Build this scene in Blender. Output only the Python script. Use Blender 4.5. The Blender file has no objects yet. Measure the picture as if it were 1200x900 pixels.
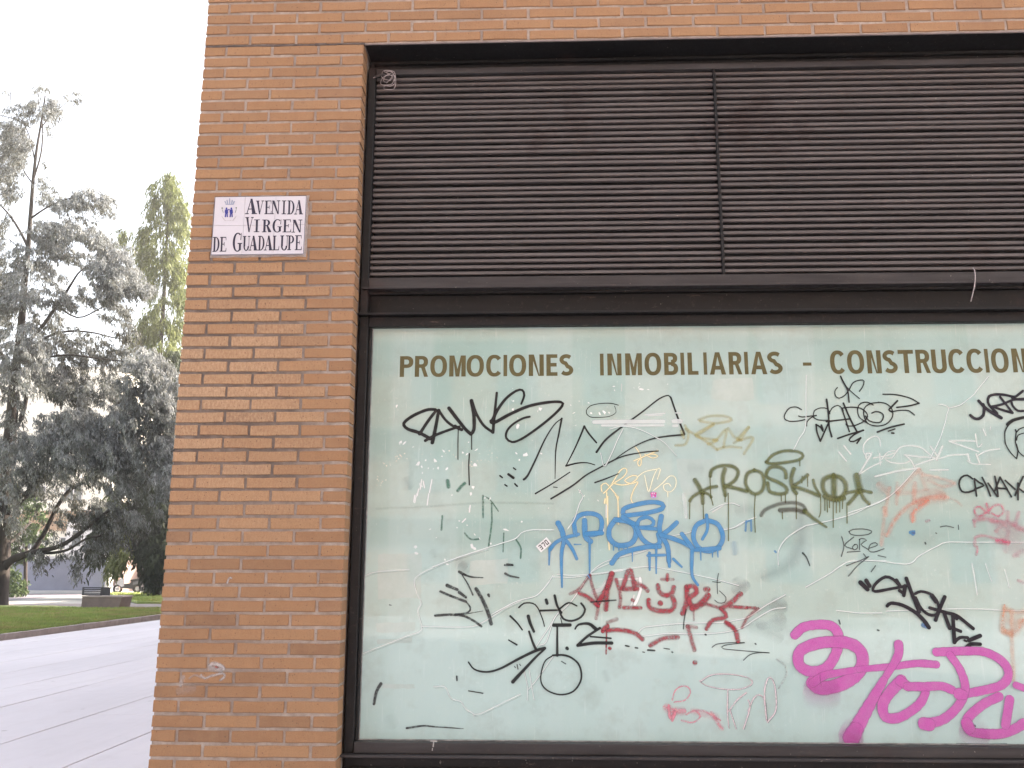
import bpy, math, random
import numpy as np
from mathutils import Vector, Matrix
R = math.radians
rnd = random.Random(7)
sc = bpy.context.scene
col = sc.collection

# ------------------------------------------------------------------ camera
F, YAW, PITCH, ROLL, DIST, EYE = 1050.0, -0.03577357, 0.20489966, 0.00131776, 4.29638, 1.6
cam = bpy.data.objects.new('camera', bpy.data.cameras.new('camera'))
col.objects.link(cam); sc.camera = cam
cam.data.sensor_width = 36.0; cam.data.lens = F / 1200 * 36.0
cam.data.clip_start = 0.05; cam.data.clip_end = 2000
cam.matrix_world = (Matrix.Translation((0, -DIST, EYE)) @ Matrix.Rotation(-YAW, 4, 'Z')
                    @ Matrix.Rotation(R(90) + PITCH, 4, 'X') @ Matrix.Rotation(ROLL, 4, 'Z'))
sc.render.resolution_x, sc.render.resolution_y = 1024, 768
# ------------------------------------------------------------------ light
SUN_EL, SUN_AZ = 30.0, 52.0        # azimuth measured from +Y towards +X
world = bpy.data.worlds.new('World'); sc.world = world; world.use_nodes = True
wn = world.node_tree; wn.nodes.clear()
sky = wn.nodes.new('ShaderNodeTexSky'); sky.sky_type = 'NISHITA'; sky.sun_disc = False
sky.sun_elevation = R(SUN_EL); sky.sun_rotation = R(SUN_AZ)
sky.air_density = 1.0; sky.dust_density = 5.0; sky.ozone_density = 1.0
hs = wn.nodes.new('ShaderNodeHueSaturation'); hs.inputs['Saturation'].default_value = 0.35
bg = wn.nodes.new('ShaderNodeBackground'); bg.inputs['Strength'].default_value = 0.13
wo = wn.nodes.new('ShaderNodeOutputWorld')
wn.links.new(sky.outputs[0], hs.inputs['Color']); wn.links.new(hs.outputs[0], bg.inputs['Color'])
wn.links.new(bg.outputs[0], wo.inputs['Surface'])
sun = bpy.data.objects.new('sun', bpy.data.lights.new('sun', 'SUN')); col.objects.link(sun)
sun.data.energy = 4.5; sun.data.angle = R(0.5); sun.data.color = (1.0, 0.86, 0.68)
sd = Vector((math.sin(R(SUN_AZ)) * math.cos(R(SUN_EL)), math.cos(R(SUN_AZ)) * math.cos(R(SUN_EL)), math.sin(R(SUN_EL))))
sun.rotation_euler = sd.to_track_quat('Z', 'Y').to_euler()
sc.view_settings.view_transform = 'Standard'; sc.view_settings.look = 'None'
sc.view_settings.exposure = 2.40; sc.view_settings.gamma = 1.0
sc.cycles.transparent_max_bounces = 40

# ------------------------------------------------------------------ helpers
def ray(px, py):
    a, b = px - 600, py - 450
    c, s = math.cos(ROLL), math.sin(ROLL)
    x, w = a * c + b * s, -a * s + b * c
    c, s = math.cos(PITCH), math.sin(PITCH)
    y, z = F * c + w * s, F * s - w * c
    c, s = math.cos(YAW), math.sin(YAW)
    X, Y = x * c + y * s, -x * s + y * c
    return X / Y, z / Y
def P(px, py, Y=0.0):                       # a pixel of the photograph on the vertical plane at depth Y
    a, b = ray(px, py); d = DIST + Y
    return Vector((a * d, Y, EYE + b * d))
def G(px, py, z=0.0):                       # a pixel on the ground
    a, b = ray(px, py); t = (z - EYE) / b
    return Vector((a * t, t - DIST, z))
def srgb(r, g, b, k=1.0):
    f = lambda v: ((v / 255) / 12.92 if v / 255 <= 0.04045 else ((v / 255 + 0.055) / 1.055) ** 2.4) * k
    return (f(r), f(g), f(b), 1.0)

def mesh_obj(name, verts, faces, mat=None, parent=None, smooth=False, cols=None):
    me = bpy.data.meshes.new(name)
    me.from_pydata([tuple(v) for v in verts], [], [tuple(f) for f in faces])
    if cols is not None:
        a = me.color_attributes.new('paint', 'FLOAT_COLOR', 'POINT')
        a.data.foreach_set('color', np.array(cols, dtype=np.float32).ravel())
    if smooth: me.polygons.foreach_set('use_smooth', [True] * len(me.polygons))
    me.update()
    o = bpy.data.objects.new(name, me); col.objects.link(o)
    if mat: me.materials.append(mat)
    if parent: o.parent = parent
    return o
def share(name, me, loc=(0, 0, 0), parent=None, rot=None, scale=None):
    o = bpy.data.objects.new(name, me); col.objects.link(o); o.location = loc
    if parent: o.parent = parent
    if rot: o.rotation_euler = rot
    if scale: o.scale = scale
    return o
def tag(o, label=None, cat=None, group=None, kind=None):
    if label: o['label'] = label
    if cat: o['category'] = cat
    if group: o['group'] = group
    if kind: o['kind'] = kind
    return o
def empty(name, loc=(0, 0, 0), **k):
    o = bpy.data.objects.new(name, None); col.objects.link(o); o.location = loc
    o.empty_display_size = 0.2
    return tag(o, **k)

class MB:
    def __init__(s): s.v = []; s.f = []
    def add(s, v, f):
        n = len(s.v); s.v += [Vector(q) for q in v]; s.f += [tuple(i + n for i in q) for q in f]; return s
    def box(s, x0, x1, y0, y1, z0, z1, bev=0.0):
        if x0 > x1: x0, x1 = x1, x0
        if y0 > y1: y0, y1 = y1, y0
        if z0 > z1: z0, z1 = z1, z0
        if bev <= 0:
            return s.add([(x, y, z) for x in (x0, x1) for y in (y0, y1) for z in (z0, z1)],
                         [(0, 1, 3, 2), (4, 6, 7, 5), (0, 4, 5, 1), (2, 3, 7, 6), (0, 2, 6, 4), (1, 5, 7, 3)])
        b = min(bev, (x1 - x0) / 2.1, (y1 - y0) / 2.1, (z1 - z0) / 2.1)
        lo = (x0, y0, z0); hi = (x1, y1, z1); v = []; idx = {}
        for cx in (0, 1):
            for cy in (0, 1):
                for cz in (0, 1):
                    c = [hi[i] if q else lo[i] for i, q in enumerate((cx, cy, cz))]
                    sg = [-1 if q else 1 for q in (cx, cy, cz)]
                    for ax in range(3):
                        p = [c[i] + (0 if i == ax else sg[i] * b) for i in range(3)]
                        idx[(cx, cy, cz, ax)] = len(v); v.append(tuple(p))
        f = []
        for ax in range(3):
            o1, o2 = [i for i in range(3) if i != ax]
            for side in (0, 1):
                q = []
                for a, bb in ((0, 0), (1, 0), (1, 1), (0, 1)):
                    k = [0, 0, 0]; k[ax] = side; k[o1] = a; k[o2] = bb; q.append(idx[(*k, ax)])
                f.append(tuple(q))
        for ax in range(3):      # edges parallel to ax
            o1, o2 = [i for i in range(3) if i != ax]
            for a in (0, 1):
                for bb in (0, 1):
                    k0 = [0, 0, 0]; k0[o1] = a; k0[o2] = bb; k1 = list(k0); k1[ax] = 1
                    f.append((idx[(*k0, o1)], idx[(*k0, o2)], idx[(*k1, o2)], idx[(*k1, o1)]))
        for cx in (0, 1):
            for cy in (0, 1):
                for cz in (0, 1): f.append(tuple(idx[(cx, cy, cz, ax)] for ax in range(3)))
        return s.add(v, f)
    def tube(s, pts, rads, n=6, cap=True):
        pts = [Vector(p) for p in pts]
        if not hasattr(rads, '__len__'): rads = [rads] * len(pts)
        rings = []; base = len(s.v)
        up = Vector((0.31, 0.2, 0.93))
        for i, p in enumerate(pts):
            t = (pts[min(i + 1, len(pts) - 1)] - pts[max(i - 1, 0)]).normalized()
            a = t.cross(up)
            if a.length < 1e-3: a = t.cross(Vector((1, 0, 0)))
            a.normalize(); b = t.cross(a)
            for k in range(n):
                q = 2 * math.pi * k / n
                s.v.append(p + (a * math.cos(q) + b * math.sin(q)) * rads[i])
        for i in range(len(pts) - 1):
            for k in range(n):
                a0 = base + i * n + k; a1 = base + i * n + (k + 1) % n
                s.f.append((a0, a1, a1 + n, a0 + n))
        if cap:
            s.f.append(tuple(base + k for k in range(n))[::-1])
            s.f.append(tuple(base + (len(pts) - 1) * n + k for k in range(n)))
        return s
    def prism(s, pts, axis_vec):      # closed outline pts extruded by axis_vec
        n = len(pts); a = Vector(axis_vec); v = [Vector(p) for p in pts]
        f = [tuple(range(n))[::-1], tuple(range(n, 2 * n))]
        f += [(i, (i + 1) % n, n + (i + 1) % n, n + i) for i in range(n)]
        return s.add(v + [p + a for p in v], f)
    def build(s, name, mat=None, parent=None, smooth=False):
        o = mesh_obj(name, s.v, s.f, mat, parent, smooth)
        import bmesh
        bm = bmesh.new(); bm.from_mesh(o.data); bmesh.ops.recalc_face_normals(bm, faces=bm.faces)
        bm.to_mesh(o.data); bm.free()
        return o

# ------------------------------------------------------------------ materials
def mat_new(name):
    m = bpy.data.materials.new(name); m.use_nodes = True
    nt = m.node_tree; return m, nt, nt.nodes['Principled BSDF']
def N(nt, kind, **kw):
    n = nt.nodes.new(kind)
    for k, v in kw.items(): setattr(n, k, v)
    return n
def noise(nt, scale, detail=4, rough=0.5, vec=None, dim=None):
    n = N(nt, 'ShaderNodeTexNoise'); n.inputs['Scale'].default_value = scale
    n.inputs['Detail'].default_value = detail; n.inputs['Roughness'].default_value = rough
    if vec is not None: nt.links.new(vec, n.inputs['Vector'])
    return n.outputs['Fac']
def ramp(nt, fac, stops):
    r = N(nt, 'ShaderNodeValToRGB'); e = r.color_ramp.elements
    while len(e) < len(stops): e.new(0.5)
    for i, (p, c) in enumerate(stops):
        e[i].position = p; e[i].color = c if hasattr(c, '__len__') else (c, c, c, 1)
    nt.links.new(fac, r.inputs[0]); return r.outputs[0]
def mix(nt, fac, a, b, mode='MIX'):
    m = N(nt, 'ShaderNodeMix', data_type='RGBA', blend_type=mode)
    for sock, v in ((m.inputs[0], fac), (m.inputs[6], a), (m.inputs[7], b)):
        if hasattr(v, 'is_output') or isinstance(v, bpy.types.NodeSocket): nt.links.new(v, sock)
        else: sock.default_value = v
    return m.outputs[2]
def mth(nt, op, a, b=0.0, c=0.0):
    m = N(nt, 'ShaderNodeMath', operation=op)
    for i, v in enumerate((a, b, c)):
        if isinstance(v, bpy.types.NodeSocket): nt.links.new(v, m.inputs[i])
        else: m.inputs[i].default_value = v
    return m.outputs[0]
def bump(nt, bsdf, h, strength, dist):
    b = N(nt, 'ShaderNodeBump'); b.inputs['Strength'].default_value = strength
    b.inputs['Distance'].default_value = dist
    nt.links.new(h, b.inputs['Height']); nt.links.new(b.outputs[0], bsdf.inputs['Normal'])
def wpos(nt):
    return N(nt, 'ShaderNodeNewGeometry').outputs['Position']
def scaled(nt, v, s):
    m = N(nt, 'ShaderNodeMapping'); m.inputs['Scale'].default_value = s
    nt.links.new(v, m.inputs['Vector']); return m.outputs[0]
def simple(name, c, rough=0.7, metal=0.0, var=0.12, scale=8.0, bmp=0.0, bdist=0.002, spec=0.5, stretch=None, aniso=None):
    m, nt, b = mat_new(name)
    v = wpos(nt)
    if stretch: v = scaled(nt, v, stretch)
    n = noise(nt, scale, 6, 0.6, v)
    lo = tuple(x * (1 - var) for x in c[:3]) + (1,); hi = tuple(min(1, x * (1 + var)) for x in c[:3]) + (1,)
    nt.links.new(ramp(nt, n, [(0.3, lo), (0.7, hi)]), b.inputs['Base Color'])
    b.inputs['Roughness'].default_value = rough; b.inputs['Metallic'].default_value = metal
    b.inputs['Specular IOR Level'].default_value = spec
    if bmp: bump(nt, b, noise(nt, scale * 6, 5, 0.6, v), bmp, bdist)
    return m

def brick_material():
    m, nt, b = mat_new('brick_clay')
    pos = wpos(nt)
    tone = N(nt, 'ShaderNodeAttribute', attribute_type='OBJECT', attribute_name='tone').outputs['Fac']
    worn = N(nt, 'ShaderNodeAttribute', attribute_type='OBJECT', attribute_name='worn').outputs['Fac']  # partly real wear, partly the painted sheen of mid pier
    isl = N(nt, 'ShaderNodeNewGeometry').outputs['Random Per Island']
    orr = N(nt, 'ShaderNodeObjectInfo').outputs['Random']
    rr = mth(nt, 'FRACT', mth(nt, 'ADD', mth(nt, 'MULTIPLY', orr, 7.3), isl))
    base = ramp(nt, rr, [(0.0, BR[0]), (0.3, BR[1]), (0.62, BR[2]), (0.86, BR[3]), (1.0, BR[4])])
    base = mix(nt, tone, base, BR[5])                               # the few dark-burnt bricks
    # drag marks along the face, cloudy firing and soot
    streak = noise(nt, 9, 4, 0.6, scaled(nt, pos, (6.0, 1, 1.0)))
    base = mix(nt, ramp(nt, streak, [(0.35, 0.0), (0.75, 0.35)]), base, BR[6])
    cloud = noise(nt, 14, 5, 0.65, pos)
    base = mix(nt, ramp(nt, cloud, [(0.42, 0.0), (0.7, 0.4)]), base, BR[7])
    big = noise(nt, 1.6, 4, 0.55, pos)
    base = mix(nt, ramp(nt, big, [(0.45, 0.0), (0.75, 0.22)]), base, BR[5])
    # sand-faced worn bricks: paler crust, also painting the soft sheen across mid pier
    crust = noise(nt, 60, 5, 0.7, scaled(nt, pos, (1.6, 1, 0.7)))
    crust = mth(nt, 'MULTIPLY', ramp(nt, crust, [(0.42, 0.0), (0.62, 1.0)]), worn)
    base = mix(nt, mth(nt, 'MULTIPLY', crust, 0.8), base, BR[8])
    base = mix(nt, mth(nt, 'MULTIPLY', worn, 0.38), base, (0.47, 0.335, 0.225, 1))
    # dark pits
    vo = N(nt, 'ShaderNodeTexVoronoi'); vo.inputs['Scale'].default_value = 75.0
    nt.links.new(scaled(nt, pos, (1, 1, 0.8)), vo.inputs['Vector'])
    sel = ramp(nt, N(nt, 'ShaderNodeSeparateColor').outputs[0], [(0, 0), (1, 1)])
    pit = ramp(nt, vo.outputs['Distance'], [(0.10, 1.0), (0.24, 0.0)])
    gate = ramp(nt, noise(nt, 40, 2, 0.5, pos), [(0.49, 0.0), (0.58, 1.0)])
    pitm = mth(nt, 'MULTIPLY', pit, gate)
    base = mix(nt, mth(nt, 'MULTIPLY', pitm, 0.7), base, (0.06, 0.035, 0.03, 1))
    grit = noise(nt, 210, 3, 0.7, pos)
    base = mix(nt, ramp(nt, grit, [(0.40, 0.35), (0.52, 0.0)]), base, BR[5])
    # lime specks smeared from the joints
    lime = ramp(nt, noise(nt, 120, 3, 0.6, pos), [(0.70, 0.0), (0.76, 1.0)])
    base = mix(nt, mth(nt, 'MULTIPLY', lime, 0.5), base, srgb(215, 200, 185, 0.75))
    nt.links.new(base, b.inputs['Base Color'])
    b.inputs['Roughness'].default_value = 0.82
    b.inputs['Specular IOR Level'].default_value = 0.35
    h = mth(nt, 'SUBTRACT', mth(nt, 'ADD', noise(nt, 90, 6, 0.7, pos), mth(nt, 'MULTIPLY', crust, 0.6)), mth(nt, 'MULTIPLY', pitm, 1.2))
    bump(nt, b, h, 0.55, 0.0016)
    return m
BR = [(0.3, 0.162, 0.082, 1), (0.355, 0.195, 0.098, 1), (0.328, 0.176, 0.086, 1), (0.377, 0.212, 0.106, 1), (0.285, 0.158, 0.087, 1), (0.197, 0.111, 0.065, 1), (0.245, 0.134, 0.075, 1), (0.382, 0.228, 0.121, 1), (0.568, 0.369, 0.203, 1)]
M_brick = brick_material()

def mortar_material():
    m, nt, b = mat_new('mortar')
    pos = wpos(nt)
    n = noise(nt, 22, 6, 0.7, pos)
    c = ramp(nt, n, [(0.3, (0.25, 0.195, 0.16, 1)), (0.5, (0.36, 0.295, 0.25, 1)), (0.72, (0.46, 0.39, 0.34, 1))])
    big = noise(nt, 2.3, 4, 0.6, pos)
    c = mix(nt, ramp(nt, big, [(0.45, 0.0), (0.62, 0.55)]), c, (0.20, 0.15, 0.125, 1))
    xyz = N(nt, 'ShaderNodeSeparateXYZ'); nt.links.new(pos, xyz.inputs[0])     # sooty patch of old joints high on the pier
    mz = ramp(nt, mth(nt, 'DIVIDE', xyz.outputs[2], 6.0), [(.27, 0.0), (.34, 1.0), (.52, 1.0), (.56, 0.0)])
    mx_ = ramp(nt, mth(nt, 'ADD', xyz.outputs[0], 2.0), [(.75, 1.0), (1.0, 0.0)])
    soot = mth(nt, 'MULTIPLY', mth(nt, 'MULTIPLY', mz, mx_), ramp(nt, noise(nt, 7, 5, .7, pos), [(.3, .45), (.6, 1.0)]))
    c = mix(nt, mth(nt, 'MULTIPLY', soot, .85), c, (0.105, 0.078, 0.066, 1))
    sp = ramp(nt, noise(nt, 150, 3, 0.6, pos), [(0.64, 0.0), (0.7, 0.8)])
    c = mix(nt, sp, c, (0.14, 0.11, 0.10, 1))
    nt.links.new(c, b.inputs['Base Color']); b.inputs['Roughness'].default_value = 0.95
    bump(nt, b, noise(nt, 130, 6, 0.7, pos), 0.8, 0.003)
    return m
M_mortar = mortar_material()

def metal_material(name, c1, c2, rough=0.45):
    m, nt, b = mat_new(name)
    pos = wpos(nt)
    st = noise(nt, 5, 6, 0.65, scaled(nt, pos, (0.5, 2, 6)))
    sp = noise(nt, 34, 5, 0.7, pos)
    c = mix(nt, ramp(nt, st, [(0.35, 0.0), (0.7, 1.0)]), c1, c2)
    c = mix(nt, ramp(nt, sp, [(0.58, 0.0), (0.75, 0.45)]), c, srgb(120, 108, 100, 0.55))
    scuff = noise(nt, 9, 6, .75, scaled(nt, pos, (.7, 1, 5)))
    c = mix(nt, ramp(nt, scuff, [(.63, 0.0), (.72, .55)]), c, srgb(170, 145, 132, .5))
    fleck = noise(nt, 70, 2, .5, pos)
    c = mix(nt, ramp(nt, fleck, [(.74, 0.0), (.77, .7)]), c, srgb(190, 180, 170, .6))
    rust = ramp(nt, noise(nt, 2.2, 5, 0.7, pos), [(0.58, 0.0), (0.7, 0.5)])
    c = mix(nt, rust, c, (0.05, 0.028, 0.024, 1))
    nt.links.new(c, b.inputs['Base Color'])
    nt.links.new(ramp(nt, sp, [(0.3, rough - 0.08), (0.8, rough + 0.2)]), b.inputs['Roughness'])
    b.inputs['Specular IOR Level'].default_value = 0.3
    bump(nt, b, sp, 0.15, 0.001)
    return m
M_frame = metal_material('dark_painted_steel', (0.006, 0.0055, 0.006, 1), (0.011, 0.010, 0.010, 1), 0.5)
M_slat = metal_material('louvre_paint', (0.088, 0.073, 0.068, 1), (0.135, 0.114, 0.107, 1), 0.5)
M_rail = metal_material('rail_paint', (0.030, 0.026, 0.026, 1), (0.056, 0.050, 0.049, 1), 0.45)
M_void = simple('grille_back', (0.012, 0.009, 0.009, 1), 0.9)

def pane_material():
    m, nt, b = mat_new('whitened_glass')
    pos = wpos(nt)
    n1 = noise(nt, 1.1, 4, 0.5, pos)
    c = ramp(nt, n1, [(0.30, (0.262, 0.388, 0.338, 1)), (0.5, (0.320, 0.452, 0.405, 1)), (0.70, (0.372, 0.512, 0.472, 1))])
    bands = noise(nt, 2.6, 2, 0.4, scaled(nt, pos, (1.5, 1, 0.12)))       # overlapping sheets of film hung behind
    c = mix(nt, ramp(nt, bands, [(0.48, 0.0), (0.52, 0.28)]), c, (0.45, 0.545, 0.515, 1))
    rows = noise(nt, 2.1, 2, 0.4, scaled(nt, pos, (0.2, 1, 1.6)))
    c = mix(nt, ramp(nt, rows, [(0.47, 0.0), (0.50, 0.16)]), c, (0.37, 0.445, 0.395, 1))
    zz = N(nt, 'ShaderNodeSeparateXYZ'); nt.links.new(pos, zz.inputs[0])      # lower glass painted paler in steps, as if lit by ground bounce
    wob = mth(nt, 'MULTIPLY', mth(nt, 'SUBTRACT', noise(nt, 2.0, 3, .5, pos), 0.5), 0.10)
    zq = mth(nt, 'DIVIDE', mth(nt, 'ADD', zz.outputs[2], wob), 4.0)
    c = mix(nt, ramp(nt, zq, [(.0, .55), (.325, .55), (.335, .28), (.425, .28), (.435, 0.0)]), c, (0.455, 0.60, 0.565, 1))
    dirt = noise(nt, 7, 7, 0.7, pos)
    c = mix(nt, ramp(nt, dirt, [(0.5, 0.0), (0.78, 0.45)]), c, (0.25, 0.29, 0.25, 1))
    fine = noise(nt, 60, 4, 0.7, pos)
    c = mix(nt, ramp(nt, fine, [(0.62, 0.0), (0.74, 0.35)]), c, (0.62, 0.68, 0.64, 1))
    scr = noise(nt, 16, 3, 0.6, scaled(nt, pos, (7, 1, 0.3)))
    c = mix(nt, ramp(nt, scr, [(0.64, 0.0), (0.70, 0.22)]), c, (0.60, 0.68, 0.65, 1))
    nt.links.new(c, b.inputs['Base Color'])
    b.inputs['Roughness'].default_value = 0.6
    b.inputs['Coat Weight'].default_value = 1.0; b.inputs['Coat Roughness'].default_value = 0.02
    b.inputs['Coat IOR'].default_value = 1.5
    return m
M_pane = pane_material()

def paint_material(name, worn, rough=0.45, fade=0.22, grain=True):
    """spray or marker paint lying on the glass: colour and thickness come with the stroke"""
    m, nt, b = mat_new(name)
    a = N(nt, 'ShaderNodeAttribute', attribute_name='paint')
    pos = wpos(nt)
    c = mix(nt, ramp(nt, noise(nt, 25, 4, 0.6, pos), [(0.35, 0.0), (0.7, fade)]), a.outputs['Color'], (0.45, 0.48, 0.46, 1))
    nt.links.new(c, b.inputs['Base Color']); b.inputs['Roughness'].default_value = rough
    al = a.outputs['Alpha']
    n = noise(nt, 70, 5, 0.75, pos)
    k = ramp(nt, n, [(max(0.0, 0.5 - 0.25 * (1 - worn)) - 0.12, 1.0 - worn), (0.55, 1.0)])
    al = mth(nt, 'MULTIPLY', al, k)
    # overspray grain: thin edges break up into dots
    g = noise(nt, 420, 2, 0.5, pos)
    al2 = mth(nt, 'MULTIPLY', al, mth(nt, 'ADD', 0.55, mth(nt, 'MULTIPLY', g, 0.9)))
    al2 = mth(nt, 'MINIMUM', al2, 1.0)
    nt.links.new(al2 if grain else al, b.inputs['Alpha'])
    b.inputs['Specular IOR Level'].default_value = 0.2 if not grain else 0.4
    return m
M_film_reflect, _n, _b = mat_new('film_and_reflection')  # pale patches on the glass: paper behind it and painted reflections
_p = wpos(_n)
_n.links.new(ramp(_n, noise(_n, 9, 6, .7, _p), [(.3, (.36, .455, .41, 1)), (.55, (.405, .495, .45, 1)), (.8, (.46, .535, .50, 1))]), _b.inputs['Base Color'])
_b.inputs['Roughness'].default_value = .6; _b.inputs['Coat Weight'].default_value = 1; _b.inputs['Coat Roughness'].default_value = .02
M_marker = paint_material('marker_ink', 0.04, 0.4, 0.03, False)
M_spray = paint_material('spray_paint', 0.12, 0.5, 0.12)
M_soft = paint_material('film_crease', 0.0, 0.4, 0.0, False)
M_scrub = paint_material('scrubbed_paint', 0.7, 0.6, 0.15)

# ================================================================== THE CORNER BUILDING
X0, Z0, HC, JO, ST = -1.8144, 4.3631, 0.064408, 0.0142, 0.25
XJ = X0 + 0.87                        # edge of the pier at the opening
XR = 3.72                             # far edge of the opening, out of the picture
building = empty('brick_building', (0, 0, 0), label='brown brick corner building with a dark louvre above a graffiti-covered shop window', cat='building')

def brick_mesh(L, H, Dp, seed):
    r = random.Random(seed); j = lambda a: r.uniform(-a, a)
    b = 0.0028
    out = [(-L/2, -H/2), (-L/6, -H/2), (L/6, -H/2), (L/2, -H/2), (L/2, 0), (L/2, H/2), (L/6, H/2), (-L/6, H/2), (-L/2, H/2), (-L/2, 0)]
    out = [(x + j(.0013), z + j(.0017)) for x, z in out]
    if r.random() < 0.35:
        i = r.choice([0, 3, 5, 8]); x, z = out[i]; out[i] = (x * (1 - .004 / L * 2 * r.random()), z * (1 - r.random() * .10))
    f0 = j(.0008)
    front = [(x - math.copysign(b, x) * (1 if abs(x) > L * .3 else 0), f0 + j(.0007), z - math.copysign(b, z) * (1 if abs(z) > H * .3 else 0)) for x, z in out]
    edge = [(x, b, z) for x, z in out]; back = [(x, Dp, z) for x, z in out]
    n = 10; v = front + edge + back
    f = [tuple(range(n))]
    for k in (0, 1):
        for i in range(n):
            f.append((k*n + i, (k+1)*n + i, (k+1)*n + (i+1) % n, k*n + (i+1) % n))
    me = bpy.data.meshes.new('brick'); me.from_pydata(v, [], f); me.materials.append(M_brick); me.update()
    return me
HB = HC - JO
full_m = [brick_mesh(0.2365, HB, 0.105, 100 + i) for i in range(12)]
half_m = [brick_mesh(0.1125, HB, 0.105, 200 + i) for i in range(8)]
deep_m = [brick_mesh(0.1125, HB, 0.235, 300 + i) for i in range(6)]
def row_spans(k, xa, xb):
    """(centre, kind) of the bricks of course k between xa and xb; xa is a pier edge"""
    out = []; x = xa
    first_half = (k % 2 == 0)
    if first_half: out.append((x + 0.0575, 'h')); x += 0.125
    while x + 0.24 <= xb + 0.02: out.append((x + 0.12, 'f')); x += 0.25
    if xb - x > 0.07: out.append((x + 0.0575, 'h'))
    return out
dark = {(50, 2), (53, 2), (54, 1), (42, 1), (42, 2), (25, 2), (51, 0), (40, 0), (46, 1), (31, 1), (48, 3)}
n_brick = 0
stuff = MB()
def put_brick(k, i, cx, kind, one):
    global n_brick
    z = Z0 - (k + 0.5) * HC + rnd.uniform(-.0011, .0011)
    y = rnd.uniform(-.0012, .0016); cx += rnd.uniform(-.0012, .0012)
    L = 0.2385 if kind == 'f' else 0.1145
    if not one:
        stuff.box(cx - L/2, cx + L/2, y, y + .105, z - HB/2, z + HB/2); return
    me = rnd.choice(full_m if kind == 'f' else half_m)
    if kind == 'h' and i == 0: me = rnd.choice(deep_m)
    o = share('brick', me, (cx, y, z), building, (rnd.uniform(-.004, .004), rnd.uniform(-.0035, .0035), rnd.uniform(-.004, .004)))
    worn = 0.0
    px_row = 18 < k < 41
    if px_row and cx < X0 + 0.68:
        worn = max(0.0, rnd.uniform(0.35, 1.0) - max(0.0, (cx - X0 - 0.38)) * 1.3) * (1 - abs(k - 29) / 16)  # paler mid-pier bricks, partly wear, partly painted sheen
    o['worn'] = float(max(0, worn)); o['tone'] = 0.0  # worn holds both wear and painted sheen
    if (k, i) in dark: o['tone'] = rnd.uniform(0.4, 0.75)
    elif rnd.random() < 0.12: o['tone'] = rnd.uniform(0.08, 0.3)
    n_brick += 1
for k in range(0, 68):
    for i, (cx, kind) in enumerate(row_spans(k, X0, XJ)):
        put_brick(k, i, cx, kind, k <= 56)
    for cx, kind in row_spans(k, XR, XR + 1.12): put_brick(k, 9, cx, kind, False)
for k in range(-19, 0):
    for i, (cx, kind) in enumerate(row_spans(k, X0, XR + 1.12)):
        vis = k >= -3 and cx < 2.75 or (k == -4 and cx < 1.2)
        put_brick(k, i, cx, kind, vis)
# the return down the side street
for k in range(-19, 68):
    z = Z0 - (k + .5) * HC; y = 0.127 if k % 2 else 0.252
    while y < 3.0:
        xx = X0 + rnd.uniform(-.001, .0015)
        stuff.box(xx, xx + .1, y, y + .2385, z - HB/2, z + HB/2); y += 0.25
tag(stuff.build('brick_remainder', M_brick, building), kind='stuff')
mo = MB(); e = 0.0065
mo.box(X0 + .0065, XJ - .0115, e, .30, 0.0, Z0 - .001)
mo.box(XR + e, XR + 1.12 - e, e, .30, 0.0, Z0 - .001)
mo.box(X0 + e, XR + 1.12 - e, e, .30, Z0, Z0 + 19 * HC)
mo.box(X0 + e, X0 + .2, .302, 3.0, 0, Z0 + 19 * HC)
mo.build('mortar', M_mortar, building)
M_plain = simple('plain_brick_upper', (0.34, 0.19, 0.12, 1), 0.9, var=.2)
ms = MB(); ms.box(X0 + .03, 20, 3.01, 70, 0, 17); ms.box(X0 + .25, 20, .42, 3.005, 0, 17)
ms.box(X0 + .004, XR + 1.1, .004, .415, Z0 + 19 * HC + .002, 17); ms.box(XR + 1.13, 20, 0.004, .415, 0, 17)
ms.build('upper_storeys', M_plain, building)
M_seal = simple('sealant', (0.11, 0.085, 0.075, 1), 0.9, var=.5, scale=18, bmp=.6, bdist=.004)
jt = MB()
x = X0 + .003
while x < XJ - .03:                                  # torn expansion joint above the pier
    w = rnd.uniform(.03, .09); x1 = min(x + w, XJ - .002)
    jt.box(x, x1 + .002, rnd.uniform(.0005, .003), .02, Z0 - rnd.uniform(.004, .0065), Z0 + rnd.uniform(.002, .0055)); x = x1
jt.build('expansion_joint', M_seal, building)
M_angle = simple('lintel_angle_paint', (0.20, 0.16, 0.145, 1), 0.7, var=.3, scale=12)
an = MB(); an.box(XJ + .002, XR - .002, 0.004, .12, Z0 - .0075, Z0 - .001); an.build('lintel_angle', M_angle, building)
sf = MB(); sf.box(XJ + .002, XR - .002, 0.010, .1645, Z0 - .0100, Z0 - .0078); sf.build('soffit_shade_plate', M_frame, building)  # added dark plate, giving the lintel underside its shade by colour

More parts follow.
